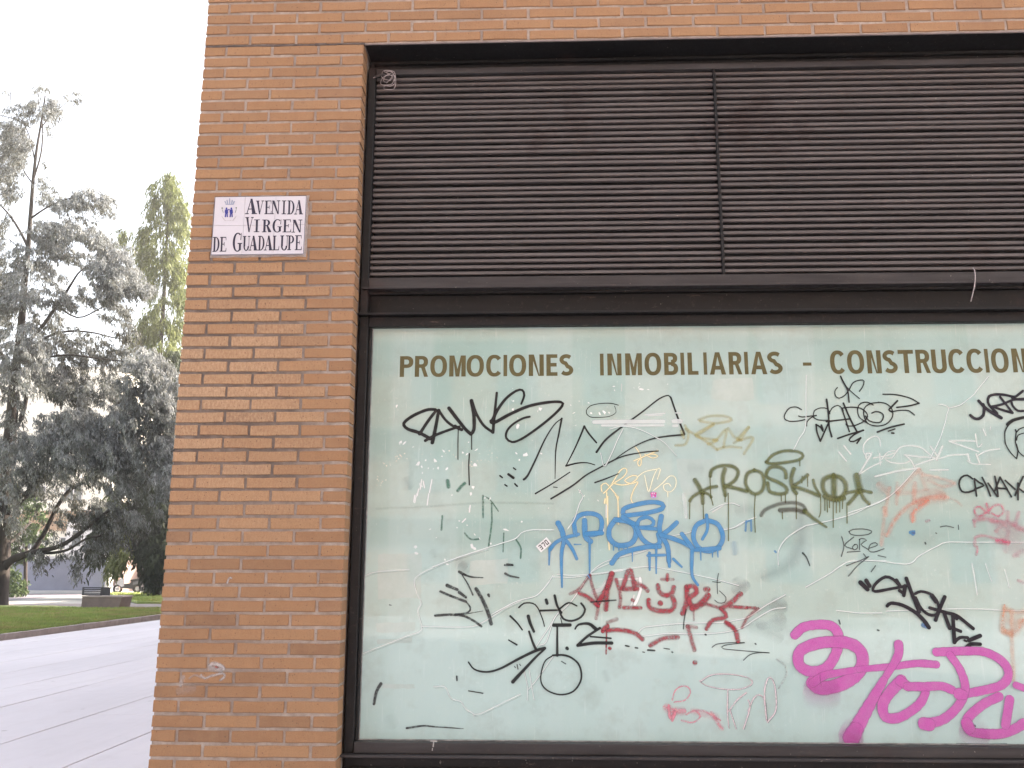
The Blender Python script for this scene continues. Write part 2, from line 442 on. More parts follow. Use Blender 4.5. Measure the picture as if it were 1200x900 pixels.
# ---- louvre grille
Zb, Zt = 3.085, 4.285
gr = MB()
gr.box(XJ + .001, XR, .165, .20, 4.287, Z0 - .008)               # dark housing behind the lintel
gr.box(XJ + .03, XR - .01, .14, .164, 4.322, 4.330)
gr.box(XJ + .002, XJ + .040, .118, .20, 2.892, 4.286, .002)        # left stile
gr.box(XR - .04, XR - .002, .118, .20, 2.892, 4.286, .002)
gr.box(XJ + .045, XR - .045, .185, .20, 3.02, 4.286)
grille = gr.build('louvre_grille', M_frame, building)
gb = MB(); gb.box(XJ + .041, XR - .041, .128, .18, 4.252, 4.286, .002); gb.build('top_rail', M_rail, grille)
rb = MB(); rb.box(XJ + .041, XR - .041, .122, .18, 3.031, 3.087, .002); rb.box(XJ + .012, XR - .012, .094, .178, 3.019, 3.0295, .0015)
rb.build('bottom_rail', M_rail, grille)
def slat_mesh(L):
    m = MB(); n = 6
    pr = [(.150, -.0100), (.1455, -.0075), (.1475, .0050), (.1525, .0092), (.174, .0105), (.174, -.0085)]
    segs = 1
    v = []; f = []
    for x in (0, L):
        for y, z in pr: v.append((x, y, z))
    f = [(i, (i+1) % n, n + (i+1) % n, n + i) for i in range(n)] + [tuple(range(n))[::-1], tuple(range(n, 2*n))]
    me = bpy.data.meshes.new('slat'); me.from_pydata(v, [], f); me.materials.append(M_slat); me.update(); return me
XM0, XM1 = 0.9245, 0.9385
sl_l, sl_r = slat_mesh(XM0 - (XJ + .042) - .001), slat_mesh(XR - .042 - XM1 - .001)
for i in range(34):
    z = 4.236 - i * 0.03395
    a = share('slat', sl_l, (XJ + .042, rnd.uniform(-.0008, .0008), z + rnd.uniform(-.0006, .0006)), grille, (rnd.uniform(-.02, .02), rnd.uniform(-.0006, .0006), 0))
    a = share('slat', sl_r, (XM1 + .001, rnd.uniform(-.0008, .0008), z + .0012 + rnd.uniform(-.0006, .0006)), grille, (rnd.uniform(-.02, .02), rnd.uniform(-.0006, .0006), 0))
dv = MB(); dv.box(XM0, XM1, .134, .18, 3.088, 4.30, .0015)
for i in range(9): dv.box(XM0 + .002, XM1 - .002, .131, .134, 3.15 + i * .13, 3.162 + i * .13)
dv.build('divider_bar', M_frame, grille)
# ---- steel channel between grille and window
bm_ = MB()
bm_.box(XJ + .001, XR - .001, .185, .24, 2.70, 3.018)
bm_.box(XJ - .004, XR - .002, .083, .184, 2.8775, 2.8885, .0015)
bm_.box(XJ - .006, XR - .002, .150, .1845, 3.006, 3.0185)
bm_.build('steel_channel', M_frame, building)
# ---- shop window
wf = MB()
wf.box(XJ + .003, XJ + .048, .115, .20, .7635, 2.876, .003)
wf.box(XJ + .0485, XJ + .062, .138, .20, .815, 2.822, .003)
wf.box(XJ + .0485, XR - .05, .128, .20, 2.826, 2.8765, .003)
wf.box(XR - .048, XR - .003, .115, .20, .7635, 2.876, .003)
win = wf.build('shop_window', M_frame, building)
sl = MB(); sl.box(XJ + .0485, XR - .05, .112, .20, .7635, .8135, .003); sl.box(XJ - .006, XR - .004, .078, .20, .7505, .7625, .002); sl.build('sill', M_rail, win)
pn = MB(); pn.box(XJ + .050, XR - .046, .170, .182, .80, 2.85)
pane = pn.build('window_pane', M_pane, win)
M_bead = simple('putty_bead', (0.26, 0.25, 0.24, 1), 0.7, var=.5, scale=20)
bd = MB(); bd.box(XJ + .0625, XR - .05, .160, .1695, .8137, .818); bd.box(XJ + .0625, XJ + .066, .160, .1695, .8185, 2.825)
bd.build('sealing_bead', M_bead, win)
bp = MB(); bp.box(XJ + .001, XR - .001, .150, .22, 0, .7495); bp.box(XJ + .03, XR - .03, .138, .1495, .68, .70, .002)
bp.build('base_panel', M_frame, building)

# ================================================================== STREET SIGN (six glazed tiles)
YS = -0.004
s0, s1, s2, s3 = P(252.5, 231.5), P(360, 230), P(357, 298.5), P(248, 300.5)
SX0, SX1 = (s0.x + s3.x) / 2, (s1.x + s2.x) / 2; SZ1, SZ0 = (s0.z + s1.z) / 2, (s2.z + s3.z) / 2
def glaze(name, c, rough=0.18):
    m, nt, b = mat_new(name)
    pos = wpos(nt)
    nt.links.new(mix(nt, ramp(nt, noise(nt, 30, 5, .6, pos), [(.4, 0.0), (.75, .25)]), c, tuple(q * .82 for q in c[:3]) + (1,)), b.inputs['Base Color'])
    b.inputs['Roughness'].default_value = rough
    return m
M_tile = glaze('white_glaze', (0.60, 0.58, 0.62, 1)); M_navy = glaze('navy_glaze', (0.030, 0.032, 0.060, 1))
M_blue = glaze('blue_glaze', (0.035, 0.045, 0.26, 1)); M_pale = glaze('pale_blue_glaze', (0.28, 0.32, 0.42, 1))
M_green = glaze('green_glaze', (0.10, 0.16, 0.12, 1))
sign = empty('street_sign', ((SX0 + SX1) / 2, 0, SZ0), label='white glazed tile street sign reading Avenida Virgen de Guadalupe on the brick pier', cat='street sign')
def on_sign(o):
    o.parent = sign; o.matrix_parent_inverse = Matrix.Translation(-sign.location); return o
M_grout = simple('sign_mortar', (0.33, 0.28, 0.25, 1), .95, var=.3, scale=30, bmp=.5)
g = MB(); r2 = random.Random(3); pts = []
def rag(xa, za, xb, zb, n):
    for i in range(n):
        t = i / n; pts.append((xa + (xb - xa) * t + r2.uniform(-.002, .004), -.0035, za + (zb - za) * t + r2.uniform(-.002, .004)))
rag(SX0 - .006, SZ0 - .011, SX1 + .009, SZ0 - .009, 12); rag(SX1 + .009, SZ0 - .009, SX1 + .007, SZ1 + .003, 8)
rag(SX1 + .007, SZ1 + .003, SX0 - .006, SZ1 + .003, 12); rag(SX0 - .006, SZ1 + .003, SX0 - .006, SZ0 - .011, 8)
g.prism(pts, (0, .007, 0)); on_sign(g.build('mortar_bed', M_grout))
tw, th = (SX1 - SX0) / 3, (SZ1 - SZ0) / 2
tm = MB(); tm.box(.0006, tw - .0006, -.0115, -.0036, .0006, th - .0006, .0011); t0 = None
for a in range(3):
    for c in range(2):
        if t0 is None: t0 = tm.build('tile', M_tile); o = t0
        else: o = share('tile', t0.data)
        o.location = (SX0 + a * tw, rnd.uniform(-.0006, .0003), SZ0 + c * th); on_sign(o)
bd = MB(); yb0, yb1 = -.0135, -.0122; w = .0022
bd.box(SX0 + .0008, SX1 - .0008, yb0, yb1, SZ0 + .0008, SZ0 + .0008 + w); bd.box(SX0 + .0008, SX1 - .0008, yb0, yb1, SZ1 - w - .0008, SZ1 - .0008)
bd.box(SX0 + .0008, SX0 + .0008 + w, yb0, yb1, SZ0 + w + .001, SZ1 - w - .001); bd.box(SX1 - w - .0008, SX1 - .0008, yb0, yb1, SZ0 + w + .001, SZ1 - w - .001)
on_sign(bd.build('painted_border', M_navy))

# ---- lettering: each glyph is a set of filled outlines in a unit box
def arc_band(cx, cz, rx, rz, a0, a1, wx, wz, n=18, p=2.3):
    o = []; i_ = []
    for k in range(n + 1):
        a = R(a0 + (a1 - a0) * k / n); c, s = math.cos(a), math.sin(a)
        c = math.copysign(abs(c) ** (2 / p), c); s = math.copysign(abs(s) ** (2 / p), s)
        o.append((cx + rx * c, cz + rz * s)); i_.append((cx + (rx - wx) * c, cz + (rz - wz) * s))
    return [('strip', o, i_)]
def quad(*p): return [('poly', list(p))]
def vbar(x0, x1, z0=0, z1=1): return quad((x0, z0), (x1, z0), (x1, z1), (x0, z1))
def s_shape(wx, wz, w=1.0):
    pts = []
    cx = .5 * w
    for a in range(35, 271, 15): pts.append((cx + (.5 * w - wx/2) * math.cos(R(a)), .745 + (.255 - wz/2) * math.sin(R(a)) , a))
    for a in range(75, -156, -15): pts.append((cx + (.5 * w - wx/2) * math.cos(R(a)), .26 + (.26 - wz/2) * math.sin(R(a)), a))
    P2 = [(x, z) for x, z, a in pts]; L = []; Rr = []
    for i, (x, z) in enumerate(P2):
        xa, za = P2[max(0, i-1)]; xb, zb = P2[min(len(P2)-1, i+1)]
        tx, tz = xb - xa, zb - za; d = math.hypot(tx, tz) or 1
        nx, nz = -tz / d, tx / d; L.append((x + nx * wx/2, z + nz * wz/2)); Rr.append((x - nx * wx/2, z - nz * wz/2))
    return [('strip', L, Rr)]
def sans(ch, w):               # w = stem width relative to letter width (x runs 0..1, z 0..1)
    v = .168                   # horizontal stroke thickness
    if ch == 'I': return vbar(0, 1)
    if ch == 'O': return arc_band(.5, .5, .5, .515, 0, 360, w, v, 40)
    if ch == 'C': return arc_band(.52, .5, .52, .515, 40, 320, w, v, 32)
    if ch == 'P': return vbar(0, w) + [q for q in arc_band(.5, .715, .5, .285, -90, 90, w, v, 14)] + vbar(w, .52, 1 - v, 1) + vbar(w, .52, .43, .43 + v)
    if ch == 'R': return sans('P', w) + quad((.62, 0), (1.0, 0), (.86, .45), (.5, .45))[:0] + quad((.72, 0), (1.02, 0), (.76, .46), (.46, .46))
    if ch == 'B': return vbar(0, w) + arc_band(.5, .755, .46, .245, -90, 90, w, v, 12) + arc_band(.5, .285, .5, .285, -90, 90, w, v, 12) + vbar(w, .52, 1 - v, 1) + vbar(w, .52, .45, .45 + v * .8) + vbar(w, .52, 0, v)
    if ch == 'E': return vbar(0, w) + vbar(w, 1, 1 - v, 1) + vbar(w, .93, .43, .43 + v) + vbar(w, 1, 0, v)
    if ch == 'L': return vbar(0, w) + vbar(w, 1, 0, v)
    if ch == 'T': return vbar(0, 1, 1 - v, 1) + vbar(.5 - w/2, .5 + w/2, 0, 1 - v)
    if ch == 'N': return vbar(0, w) + vbar(1 - w, 1) + quad((1 - w * 1.25, 0), (1 - w, 0), (1 - w, .02), (w * 1.2, 1), (w, 1), (w, .70), )
    if ch == 'M': return vbar(0, w) + vbar(1 - w, 1) + quad((.5 - w*.42, 0), (.5 + w*.42, 0), (w * 1.15, 1), (w, 1), (w, .72)) + quad((.5 - w*.42, 0), (.5 + w*.42, 0), (1 - w, .72), (1 - w, 1), (1 - w*1.15, 1))
    if ch == 'A': return quad((0, 0), (w, 0), (.5 + w*.2, 1), (.5 - w*.5, 1)) + quad((1 - w, 0), (1, 0), (.5 + w*.5, 1), (.5 - w*.2, 1)) + vbar(.25, .75, .22, .22 + v)
    if ch == 'U': return vbar(0, w, .3, 1) + vbar(1 - w, 1, .3, 1) + arc_band(.5, .3, .5, .315, 180, 360, w, v, 16)
    if ch == 'S': return s_shape(w, v * 1.05)
    if ch == '-': return vbar(0, 1, .36, .50)
def serif(ch, w=.24, h=.055):
    S = lambda x, z, l=.14: vbar(x - l, x + w + l, z, z + h) 
    if ch == 'I': return vbar(.36, .64) + vbar(.12, .88, 0, h) + vbar(.12, .88, 1 - h, 1)
    if ch == 'A': return quad((.60, 0), (.92, 0), (.58, 1), (.40, 1)) + quad((.10, 0), (.17, 0), (.50, .97), (.44, .97)) + vbar(.25, .68, .30, .30 + h) + vbar(-.02, .30, 0, h) + vbar(.55, 1.02, 0, h)
    if ch == 'V': return quad((.42, 0), (.58, 0), (.32, 1), (.06, 1)) + quad((.46, 0), (.53, 0), (.90, 1), (.83, 1)) + vbar(-.04, .42, 1 - h, 1) + vbar(.68, 1.02, 1 - h, 1)
    if ch == 'E': return vbar(.14, .14 + w) + vbar(0, .88, 1 - h, 1) + vbar(.3, .66, .48, .48 + h) + vbar(0, .94, 0, h) + quad((.86, 0), (.96, 0), (.98, .24), (.93, .24)) + quad((.82, 1), (.90, 1), (.92, .78), (.87, .78)) + vbar(.62, .68, .38, .64)
    if ch == 'N': return vbar(.14, .22) + vbar(.80, .88) + quad((.74, 0), (.88, 0), (.36, 1), (.08, 1)) + vbar(-.02, .34, 0, h) + vbar(.64, 1.02, 1 - h, 1)
    if ch == 'D': return vbar(.14, .14 + w) + arc_band(.42, .5, .56, .5, -90, 90, w, h, 18, 2.0) + vbar(0, .46, 1 - h, 1) + vbar(0, .46, 0, h)
    if ch == 'R': return vbar(.14, .14 + w) + arc_band(.44, .75, .42, .25, -90, 90, w * .95, h, 14, 2.0) + vbar(0, .48, 1 - h, 1) + vbar(.3, .5, .50, .50 + h) + quad((.70, 0), (1.02, 0), (1.02, h), (.66, .52), (.46, .52)) + vbar(0, .50, 0, h)
    if ch == 'P': return vbar(.16, .16 + w) + arc_band(.46, .73, .46, .27, -90, 90, w, h, 14, 2.0) + vbar(0, .5, 1 - h, 1) + vbar(.3, .5, .46, .46 + h) + vbar(0, .54, 0, h)
    if ch == 'G': return arc_band(.54, .5, .54, .52, 52, 318, w, h, 30, 2.1) + vbar(.70, .70 + w * .95, .06, .42) + vbar(.55, 1.04, .40, .40 + h) + quad((.84, .62), (.92, .62), (.95, 1), (.90, 1))
    if ch == 'U': return vbar(.12, .12 + w, .28, 1) + vbar(.84, .91, .28, 1) + arc_band(.515, .30, .395, .32, 180, 360, .2, .07, 16, 2.0) + vbar(0, .48, 1 - h, 1) + vbar(.70, 1.04, 1 - h, 1)
    if ch == 'L': return vbar(.14, .14 + w) + vbar(0, .52, 1 - h, 1) + vbar(0, .94, 0, h) + quad((.84, 0), (.95, 0), (.98, .28), (.92, .28))
def glyph_mesh(shapes, mapf, name, mat, y0, y1, n0=0):
    """mapf(u, v) -> (X, Z); thin raised plates between depths y1 (back) and y0 (front)"""
    m = MB()
    for k, sh in enumerate(shapes):
        yf = y0 - k * 0.00006
        if sh[0] == 'poly':
            pts = [mapf(u, v) for u, v in sh[1]]
            m.prism([(x, yf, z) for x, z in pts], (0, y1 - yf, 0))
        else:
            A = [mapf(u, v) for u, v in sh[1]]; B = [mapf(u, v) for u, v in sh[2]]
            n = len(A); v = [(x, yf, z) for x, z in A] + [(x, yf, z) for x, z in B] + [(x, y1, z) for x, z in A] + [(x, y1, z) for x, z in B]
            f = []
            for i in range(n - 1):
                f += [(i, i+1, n+i+1, n+i), (i, 2*n+i, 2*n+i+1, i+1), (n+i, n+i+1, 3*n+i+1, 3*n+i)]
            m.add(v, f)
    return m.build(name, mat)
def sign_xy(zx, zy):
    p = P(240 + zx / 9.23, 222 + zy / 9.23); return p
def sign_text(items):
    for ch, xl, xr, zt, zb in items:
        a, b_ = sign_xy(xl, zb), sign_xy(xr, zt)
        c = sign_xy(xl, zt)
        def mf(u, v, a=a, b_=b_, c=c):
            return (a.x + (b_.x - c.x) * u + (c.x - a.x) * v * 0.4, a.z + (c.z - a.z) * v)
        on_sign(glyph_mesh(serif(ch), mf, 'letter', M_navy, -.0133, -.0122))
sign_text([('A', 446, 570, 112, 278), ('V', 560, 642, 132, 278), ('E', 652, 730, 132, 278), ('N', 722, 818, 131, 278), ('I', 830, 892, 131, 279), ('D', 898, 976, 130, 280), ('A', 976, 1068, 128, 281),
           ('V', 445, 530, 310, 472), ('I', 528, 608, 336, 472), ('R', 626, 724, 337, 473), ('G', 738, 836, 336, 473), ('E', 848, 942, 336, 474), ('N', 946, 1056, 338, 476),
           ('D', 92, 166, 524, 684), ('E', 170, 242, 524, 682), ('G', 308, 404, 482, 680), ('U', 416, 492, 514, 672), ('A', 482, 580, 512, 670), ('D', 580, 652, 512, 670), ('A', 648, 742, 510, 669), ('L', 740, 812, 510, 668), ('U', 820, 906, 508, 668), ('P', 898, 976, 508, 666), ('E', 980, 1056, 506, 666)])
def sign_polys(polys, name, mat):
    m = MB()
    for k, pl in enumerate(polys):
        m.prism([(sign_xy(x, y).x, -.0131 - k * .00005, sign_xy(x, y).z) for x, y in pl], (0, .0009, 0))
    return on_sign(m.build(name, mat))
def ell(cx, cy, rx, ry, n=12): return [(cx + rx * math.cos(2*math.pi*i/n), cy + ry * math.sin(2*math.pi*i/n)) for i in range(n)]
# crown
cr = [[(232, 168), (322, 168), (320, 176), (234, 176)]]
for i, (x, y) in enumerate([(228, 142), (250, 130), (278, 122), (306, 130), (328, 142)]):
    cr.append([(x - 7, y), (x, y - 9), (x + 7, y), (278 + (x - 278) * .75 + 6, 166), (278 + (x - 278) * .75 - 6, 166)])
cr.append(ell(278, 112, 6, 6, 8))
sign_polys(cr, 'painted_crown', M_pale)
def fig(cx, d):
    return [ell(cx, 216, 10, 11), [(cx - 15, 228), (cx + 14, 226), (cx + 18, 262), (cx + 10, 272), (cx - 12, 272), (cx - 20, 254)],
            [(cx + 8 * d, 232), (cx + 26 * d, 222), (cx + 27 * d, 231), (cx + 10 * d, 244)],
            [(cx - 14, 268), (cx, 268), (cx - 6, 310), (cx - 20, 310)], [(cx, 268), (cx + 13, 268), (cx + 16, 308), (cx + 4, 310)]]
sign_polys(fig(244, 1) + fig(296, -1), 'painted_figures', M_blue)
sign_polys([ell(197, 212, 8, 8), ell(349, 210, 8, 8), [(194, 226), (199, 226), (212, 262), (208, 264)], [(348, 226), (353, 226), (338, 264), (334, 262)]], 'painted_sprigs', M_green)
sign_polys([[(190 + 4*k, 300 + 5.5*k), (195 + 4*k, 298 + 5.5*k), (199 + 4*k, 306 + 5*k), (193 + 4*k, 307 + 5.5*k)] for k in range(8)] +
           [[(350 - 4*k, 300 + 5.5*k), (345 - 4*k, 298 + 5.5*k), (341 - 4*k, 306 + 5*k), (347 - 4*k, 307 + 5.5*k)] for k in range(8)] +
           [[(225 + 26*k, 344 + (k % 2)*3), (243 + 26*k, 345), (243 + 26*k, 350), (226 + 26*k, 351)] for k in range(4)], 'painted_scroll', glaze('faint_glaze', (.42, .40, .42, 1)))

# ================================================================== SHOP LETTERING
M_gold, _nt, _b = mat_new('gold_vinyl')
_p = wpos(_nt)
_nt.links.new(mix(_nt, ramp(_nt, noise(_nt, 18, 6, .7, _p), [(.35, 0.0), (.7, 1.0)]), (0.085, 0.072, 0.026, 1), (0.125, 0.108, 0.045, 1)), _b.inputs['Base Color'])
_b.inputs['Roughness'].default_value = .42; _b.inputs['Specular IOR Level'].default_value = .3
YG = 0.170
ztop = lambda x: 417.3 - (x - 480) * .0125
zbot = lambda x: 441.7 - (x - 480) * .0075
Aw = [('P',115,162),('R',168,214),('O',222,281),('M',289,347),('O',350,411),('C',419,475),('I',480,493),('O',500,560),('N',569,622),('E',631,670),('S',677,726),
      ('I',820,833),('N',846,896),('M',909,968),('O',977,1036),('B',1046,1095),('I',1104,1117),('L',1129,1166)]
Bw = [('I',75,87),('A',96,153),('R',164,209),('I',219,232),('A',241,298),('S',300,353),('-',425,455),('C',521,575),('O',581,641),('N',651,701),('S',707,758),('T',762,816),
      ('R',824,872),('U',879,931),('C',938,996),('C',1002,1061),('I',1067,1080),('O',1089,1150),('N',1163,1214)]
for arr, ox in ((Aw, 430), (Bw, 800)):
    for ch, a, b_ in arr:
        xl, xr = ox + a / 3, ox + b_ / 3
        pa, pb = P(xl, zbot(xl), YG), P(xr, zbot(xr), YG); pt = P(xl, ztop(xl), YG)
        W = pb.x - pa.x; H_ = pt.z - pa.z; zb_ = pa.z
        w = min(1.0, .0222 / W)
        o = glyph_mesh(sans(ch, w), lambda u, v: (pa.x + W * u, zb_ + H_ * v), 'letter', M_gold, YG - .0011, YG - .0004)
        o.parent = win

# ================================================================== GRAFFITI ON THE GLASS
VIEW = {'A': (460, 440, 6.0), 'B': (600, 440, 5.4545), 'C': (900, 430, 6.0), 'D': (1060, 440, 8.571), 'E': (800, 510, 5.0), 'F': (635, 570, 5.0),
        'G': (660, 660, 4.615), 'H': (500, 640, 5.0), 'I': (990, 540, 5.714), 'J': (980, 650, 5.4545), 'K': (910, 705, 4.138), 'L': (430, 500, 5.4545),
        'M': (680, 440, 4.615), 'N': (410, 640, 3.46)}
PXM = 1 / 236.0                     # metres per photo pixel on the glass, near enough
class Paint:
    n = 0
    def __init__(s, name, label, mat, colour, alpha=1.0, soft=0.35):
        s.name, s.label, s.mat, s.c, s.a, s.soft = name, label, mat, colour, alpha, soft
        s.v, s.f, s.col = [], [], []; Paint.n += 1; s.y = YG - 0.0012 - Paint.n * 0.00022; s.k = 0
        s.r = random.Random(Paint.n)
    def stroke(s, view, w, txt, colour=None, alpha=None, soft=None, w2=None, straight=False):
        ox, oy, sc_ = VIEW[view]
        raw = [tuple(map(float, q.split(','))) for q in txt.split()]
        pts = [P(ox + x / sc_, oy + y / sc_, s.y) for x, y in raw]
        pts = [(p.x, p.z) for p in pts]
        s.path(pts, w, colour, alpha, soft, w2, straight); return s
    def path(s, pts, w, colour=None, alpha=None, soft=None, w2=None, straight=False):
        c = colour or s.c; al = s.a if alpha is None else alpha; so = s.soft if soft is None else soft
        w2 = w if w2 is None else w2
        if len(pts) > 2 and not straight:
            q = [(2*pts[0][0]-pts[1][0], 2*pts[0][1]-pts[1][1])] + pts + [(2*pts[-1][0]-pts[-2][0], 2*pts[-1][1]-pts[-2][1])]
            out = []
            for i in range(1, len(q) - 2):
                p0, p1, p2, p3 = q[i-1:i+3]
                d = math.dist(p1, p2); m = max(2, min(10, int(d / 0.012)))
                for j in range(m):
                    t = j / m
                    out.append(tuple(.5 * (2*p1[a] + (p2[a]-p0[a])*t + (2*p0[a]-5*p1[a]+4*p2[a]-p3[a])*t*t + (3*p1[a]-p0[a]-3*p2[a]+p3[a])*t**3) for a in (0, 1)))
            out.append(pts[-1]); pts = out
        elif len(pts) == 2:
            a, b = pts; m = max(2, int(math.dist(a, b) / .04)); pts = [(a[0] + (b[0]-a[0])*i/m, a[1] + (b[1]-a[1])*i/m) for i in range(m + 1)]
        n = len(pts); tot = sum(math.dist(pts[i], pts[i+1]) for i in range(n-1)) or 1e-6
        rows = []; d = 0
        def tang(i):
            a, b = pts[max(0, i-1)], pts[min(n-1, i+1)]; L = math.dist(a, b) or 1e-6
            return ((b[0]-a[0])/L, (b[1]-a[1])/L)
        hw = lambda t: (w + (w2 - w) * t) * PXM / 2 * (1.18 if s.mat is M_marker else 1.05)
        t0 = tang(0); h0 = hw(0)
        for e, k in ((1.0, .12), (.8, .62), (.45, .9)): rows.append((pts[0][0]-t0[0]*h0*e, pts[0][1]-t0[1]*h0*e, t0, h0*k, al * (.55 if e == 1.0 else 1)))
        for i in range(n):
            if i: d += math.dist(pts[i-1], pts[i])
            rows.append((pts[i][0], pts[i][1], tang(i), hw(d/tot) * s.r.uniform(.95, 1.05), al))
        t1 = tang(n-1); h1 = hw(1)
        for e, k in ((.45, .9), (.8, .62), (1.0, .12)): rows.append((pts[-1][0]+t1[0]*h1*e, pts[-1][1]+t1[1]*h1*e, t1, h1*k, al * (.55 if e == 1.0 else 1)))
        base = len(s.v); s.k += 1
        ext = 1 + so * .9; inn = max(.05, 1 - so)
        for x, z, (tx, tz), h, a_ in rows:
            s.k += 1; y = s.y - s.k * 1.5e-6
            for off, aa in ((-ext, 0), (-inn, a_), (inn, a_), (ext, 0)):
                s.v.append((x - tz*h*off, y, z + tx*h*off)); s.col.append((c[0], c[1], c[2], aa))
        m = len(rows)
        for i in range(m-1):
            for j in range(3):
                a = base + i*4 + j; s.f.append((a, a+1, a+5, a+4))
    def poly(s, view, txt, colour=None, alpha=None):
        ox, oy, sc_ = VIEW[view]; c = colour or s.c; al = s.a if alpha is None else alpha
        pts = [P(ox + float(q.split(',')[0]) / sc_, oy + float(q.split(',')[1]) / sc_, s.y) for q in txt.split()]
        cx, cz = sum(p.x for p in pts)/len(pts), sum(p.z for p in pts)/len(pts); s.k += 8; y = s.y - s.k * 1.5e-6
        b = len(s.v); n = len(pts); s.v.append((cx, y, cz)); s.col.append((*c[:3], al))
        for p in pts: s.v.append((p.x, y, p.z)); s.col.append((*c[:3], al))
        s.f += [(b, b+1+i, b+1+(i+1) % n) for i in range(n)]; return s
    def done(s):
        o = mesh_obj(s.name, s.v, s.f, s.mat, win, cols=s.col); 
        if s.label: o['label'] = s.label
        return o
BLK = (0.012, 0.012, 0.013)
# pale vein lines in the film
vn = Paint('film_wrinkles', 'pale wandering wrinkle lines across the whitened glass', M_soft, srgb(236, 244, 240, .95)[:3], .68, .7)
for v_, q in [('N', '45,440 90,420 130,405 180,385 230,365 280,348 292,330 285,300 275,260 290,230 278,205 268,180 265,130 330,90 430,50 560,10'),
              ('N', '290,325 420,328 500,325 540,308 570,290 630,252 692,222'), ('N', '60,120 100,106 150,100 240,95'), ('N', '500,685 540,675 580,655 692,600'),
              ('N', '340,570 385,570 400,600 415,620 450,630 470,660 510,684'), ('H', '380,400 500,335 560,312 640,290 700,230 740,170'),
              ('H', '640,590 680,530 720,470 755,410 800,370 850,320 905,240 950,170 1000,130 1080,95'), ('H', '660,580 700,560 740,440 770,390'), ('H', '740,180 850,182 950,170 1100,150'),
              ('H', '595,840 630,800 660,760 740,645'), ('H', '600,720 615,820 630,900'), ('H', '570,730 590,820 590,900'),
              ('F', '280,510 330,465 400,430 560,390 620,370'), ('F', '760,290 860,270 900,250'), ('F', '1060,250 1130,240 1200,200'), ('F', '90,515 200,520 400,500 600,470 760,490 1000,540 1150,580'),
              ('E', '240,555 300,540 340,515 400,490 430,480'), ('E', '720,530 860,500 1000,460 1100,410 1200,370'), ('E', '560,760 560,680 600,610 660,565 720,530'),
              ('E', '720,890 860,810 960,745 1060,735 1190,735'), ('I', '100,665 220,670 420,690 490,640 560,600 620,570 680,545 850,545 1195,545'),
              ('I', '20,350 110,320 200,290 260,260 320,220 400,140 470,60'), ('J', '0,355 80,365 150,372 290,372'), ('J', '320,360 600,350 860,345 1060,355 1195,358'),
              ('G', '400,380 430,350 480,340 640,325 850,320 940,305 1000,290 1100,225 1200,170'), ('G', '430,395 560,380 700,382 850,375 960,350 1040,300 1130,250 1200,240'),
              ('D', '840,10 800,60 740,130 690,195 620,250 570,290 520,310 440,330'), ('D', '340,290 400,300 440,330 420,400 410,460 385,540 360,620 310,730'),
              ('M', '110,420 130,490 170,420 200,350 230,290'), ('M', '160,290 220,275 280,280 340,300 400,330 450,360 480,390 520,435'), ('M', '700,730 760,700 820,690 860,705'),
              ('C', '268,60 266,200 262,420 220,500 180,580'), ('C', '1190,545 1140,640'), ('F', '215,20 240,60 220,100 190,190 150,250'), ('I', '850,690 865,760 885,895'), ('I', '940,690 960,750 980,805'), ('I', '1070,730 1100,850'),
              ('L', '420,895 500,865 640,815 780,770 860,745 950,715 985,680 1050,660 1190,660')]:
    vn.stroke(v_, 1.25, q, soft=.7)
    vn.stroke(v_, .8, ' '.join(f"{float(a.split(',')[0])+4:.1f},{float(a.split(',')[1])+6:.1f}" for a in q.split()), colour=(0.22, 0.26, 0.24), alpha=.22, soft=.6)
vn.done()['kind'] = 'stuff'
# torn poster paper and glue left on the glass, plus reflections painted as pale marks
fl = Paint('scraps_and_reflections', 'torn scraps of white poster paper and glue stuck to the glass, with pale painted reflections', M_marker, srgb(236, 240, 236, .95)[:3], .85, .2)
r3 = random.Random(11)
def scrap_or_glint(view, x, y, s_, asp=1.0, c=None, al=.85):
    n = r3.randint(5, 8); q = []
    rot = r3.uniform(0, 6.3)
    for i in range(n):
        a = 2*math.pi*i/n + r3.uniform(-.25, .25); rr = s_ * r3.uniform(.35, 1.0)
        dx, dy = rr * math.cos(a), rr * math.sin(a) * asp
        q.append(f"{x + dx*math.cos(rot) - dy*math.sin(rot):.1f},{y + dx*math.sin(rot) + dy*math.cos(rot):.1f}")
    fl.poly(view, ' '.join(q), c, al)
for x, y, s_, asp in [(238, 105, 22, .3), (210, 110, 10, .5), (330, 235, 24, .7), (350, 255, 14, .6), (435, 220, 22, .6), (490, 155, 16, .5), (640, 175, 16, .5), (612, 165, 10, .8), (690, 245, 20, .9), (700, 148, 20, .3),
                      (650, 100, 8, 1), (455, 265, 12, .6), (508, 272, 22, .4), (355, 295, 10, .7), (345, 375, 18, .7), (665, 430, 18, .8), (680, 388, 14, .6), (658, 520, 14, .5), (675, 768, 28, .6), (690, 780, 16, .7),
                      (310, 770, 18, .7), (318, 810, 18, .6), (885, 658, 22, .4), (900, 665, 10, .6), (1015, 182, 22, .9), (955, 172, 13, .5), (973, 212, 8, 1), (1114, 172, 10, 1.2), (590, 603, 8, 1), (640, 630, 8, 1), (690, 690, 18, .4),
                      (720, 715, 12, .3), (500, 850, 10, 1), (515, 880, 12, .8), (405, 655, 12, .4), (443, 708, 7, 1), (545, 437, 7, 1), (990, 608, 8, 1), (792, 748, 8, 1), (376, 215, 8, 1.3), (392, 265, 9, .6), (425, 270, 10, .4),
                      (755, 455, 14, .4), (788, 460, 14, .5), (575, 645, 8, .7), (295, 130, 12, .3), (480, 190, 7, 1), (1160, 520, 6, 1)]:
    scrap_or_glint('L', x, y, s_, asp)
for x, y in [(75, 240), (38, 690)]: pass
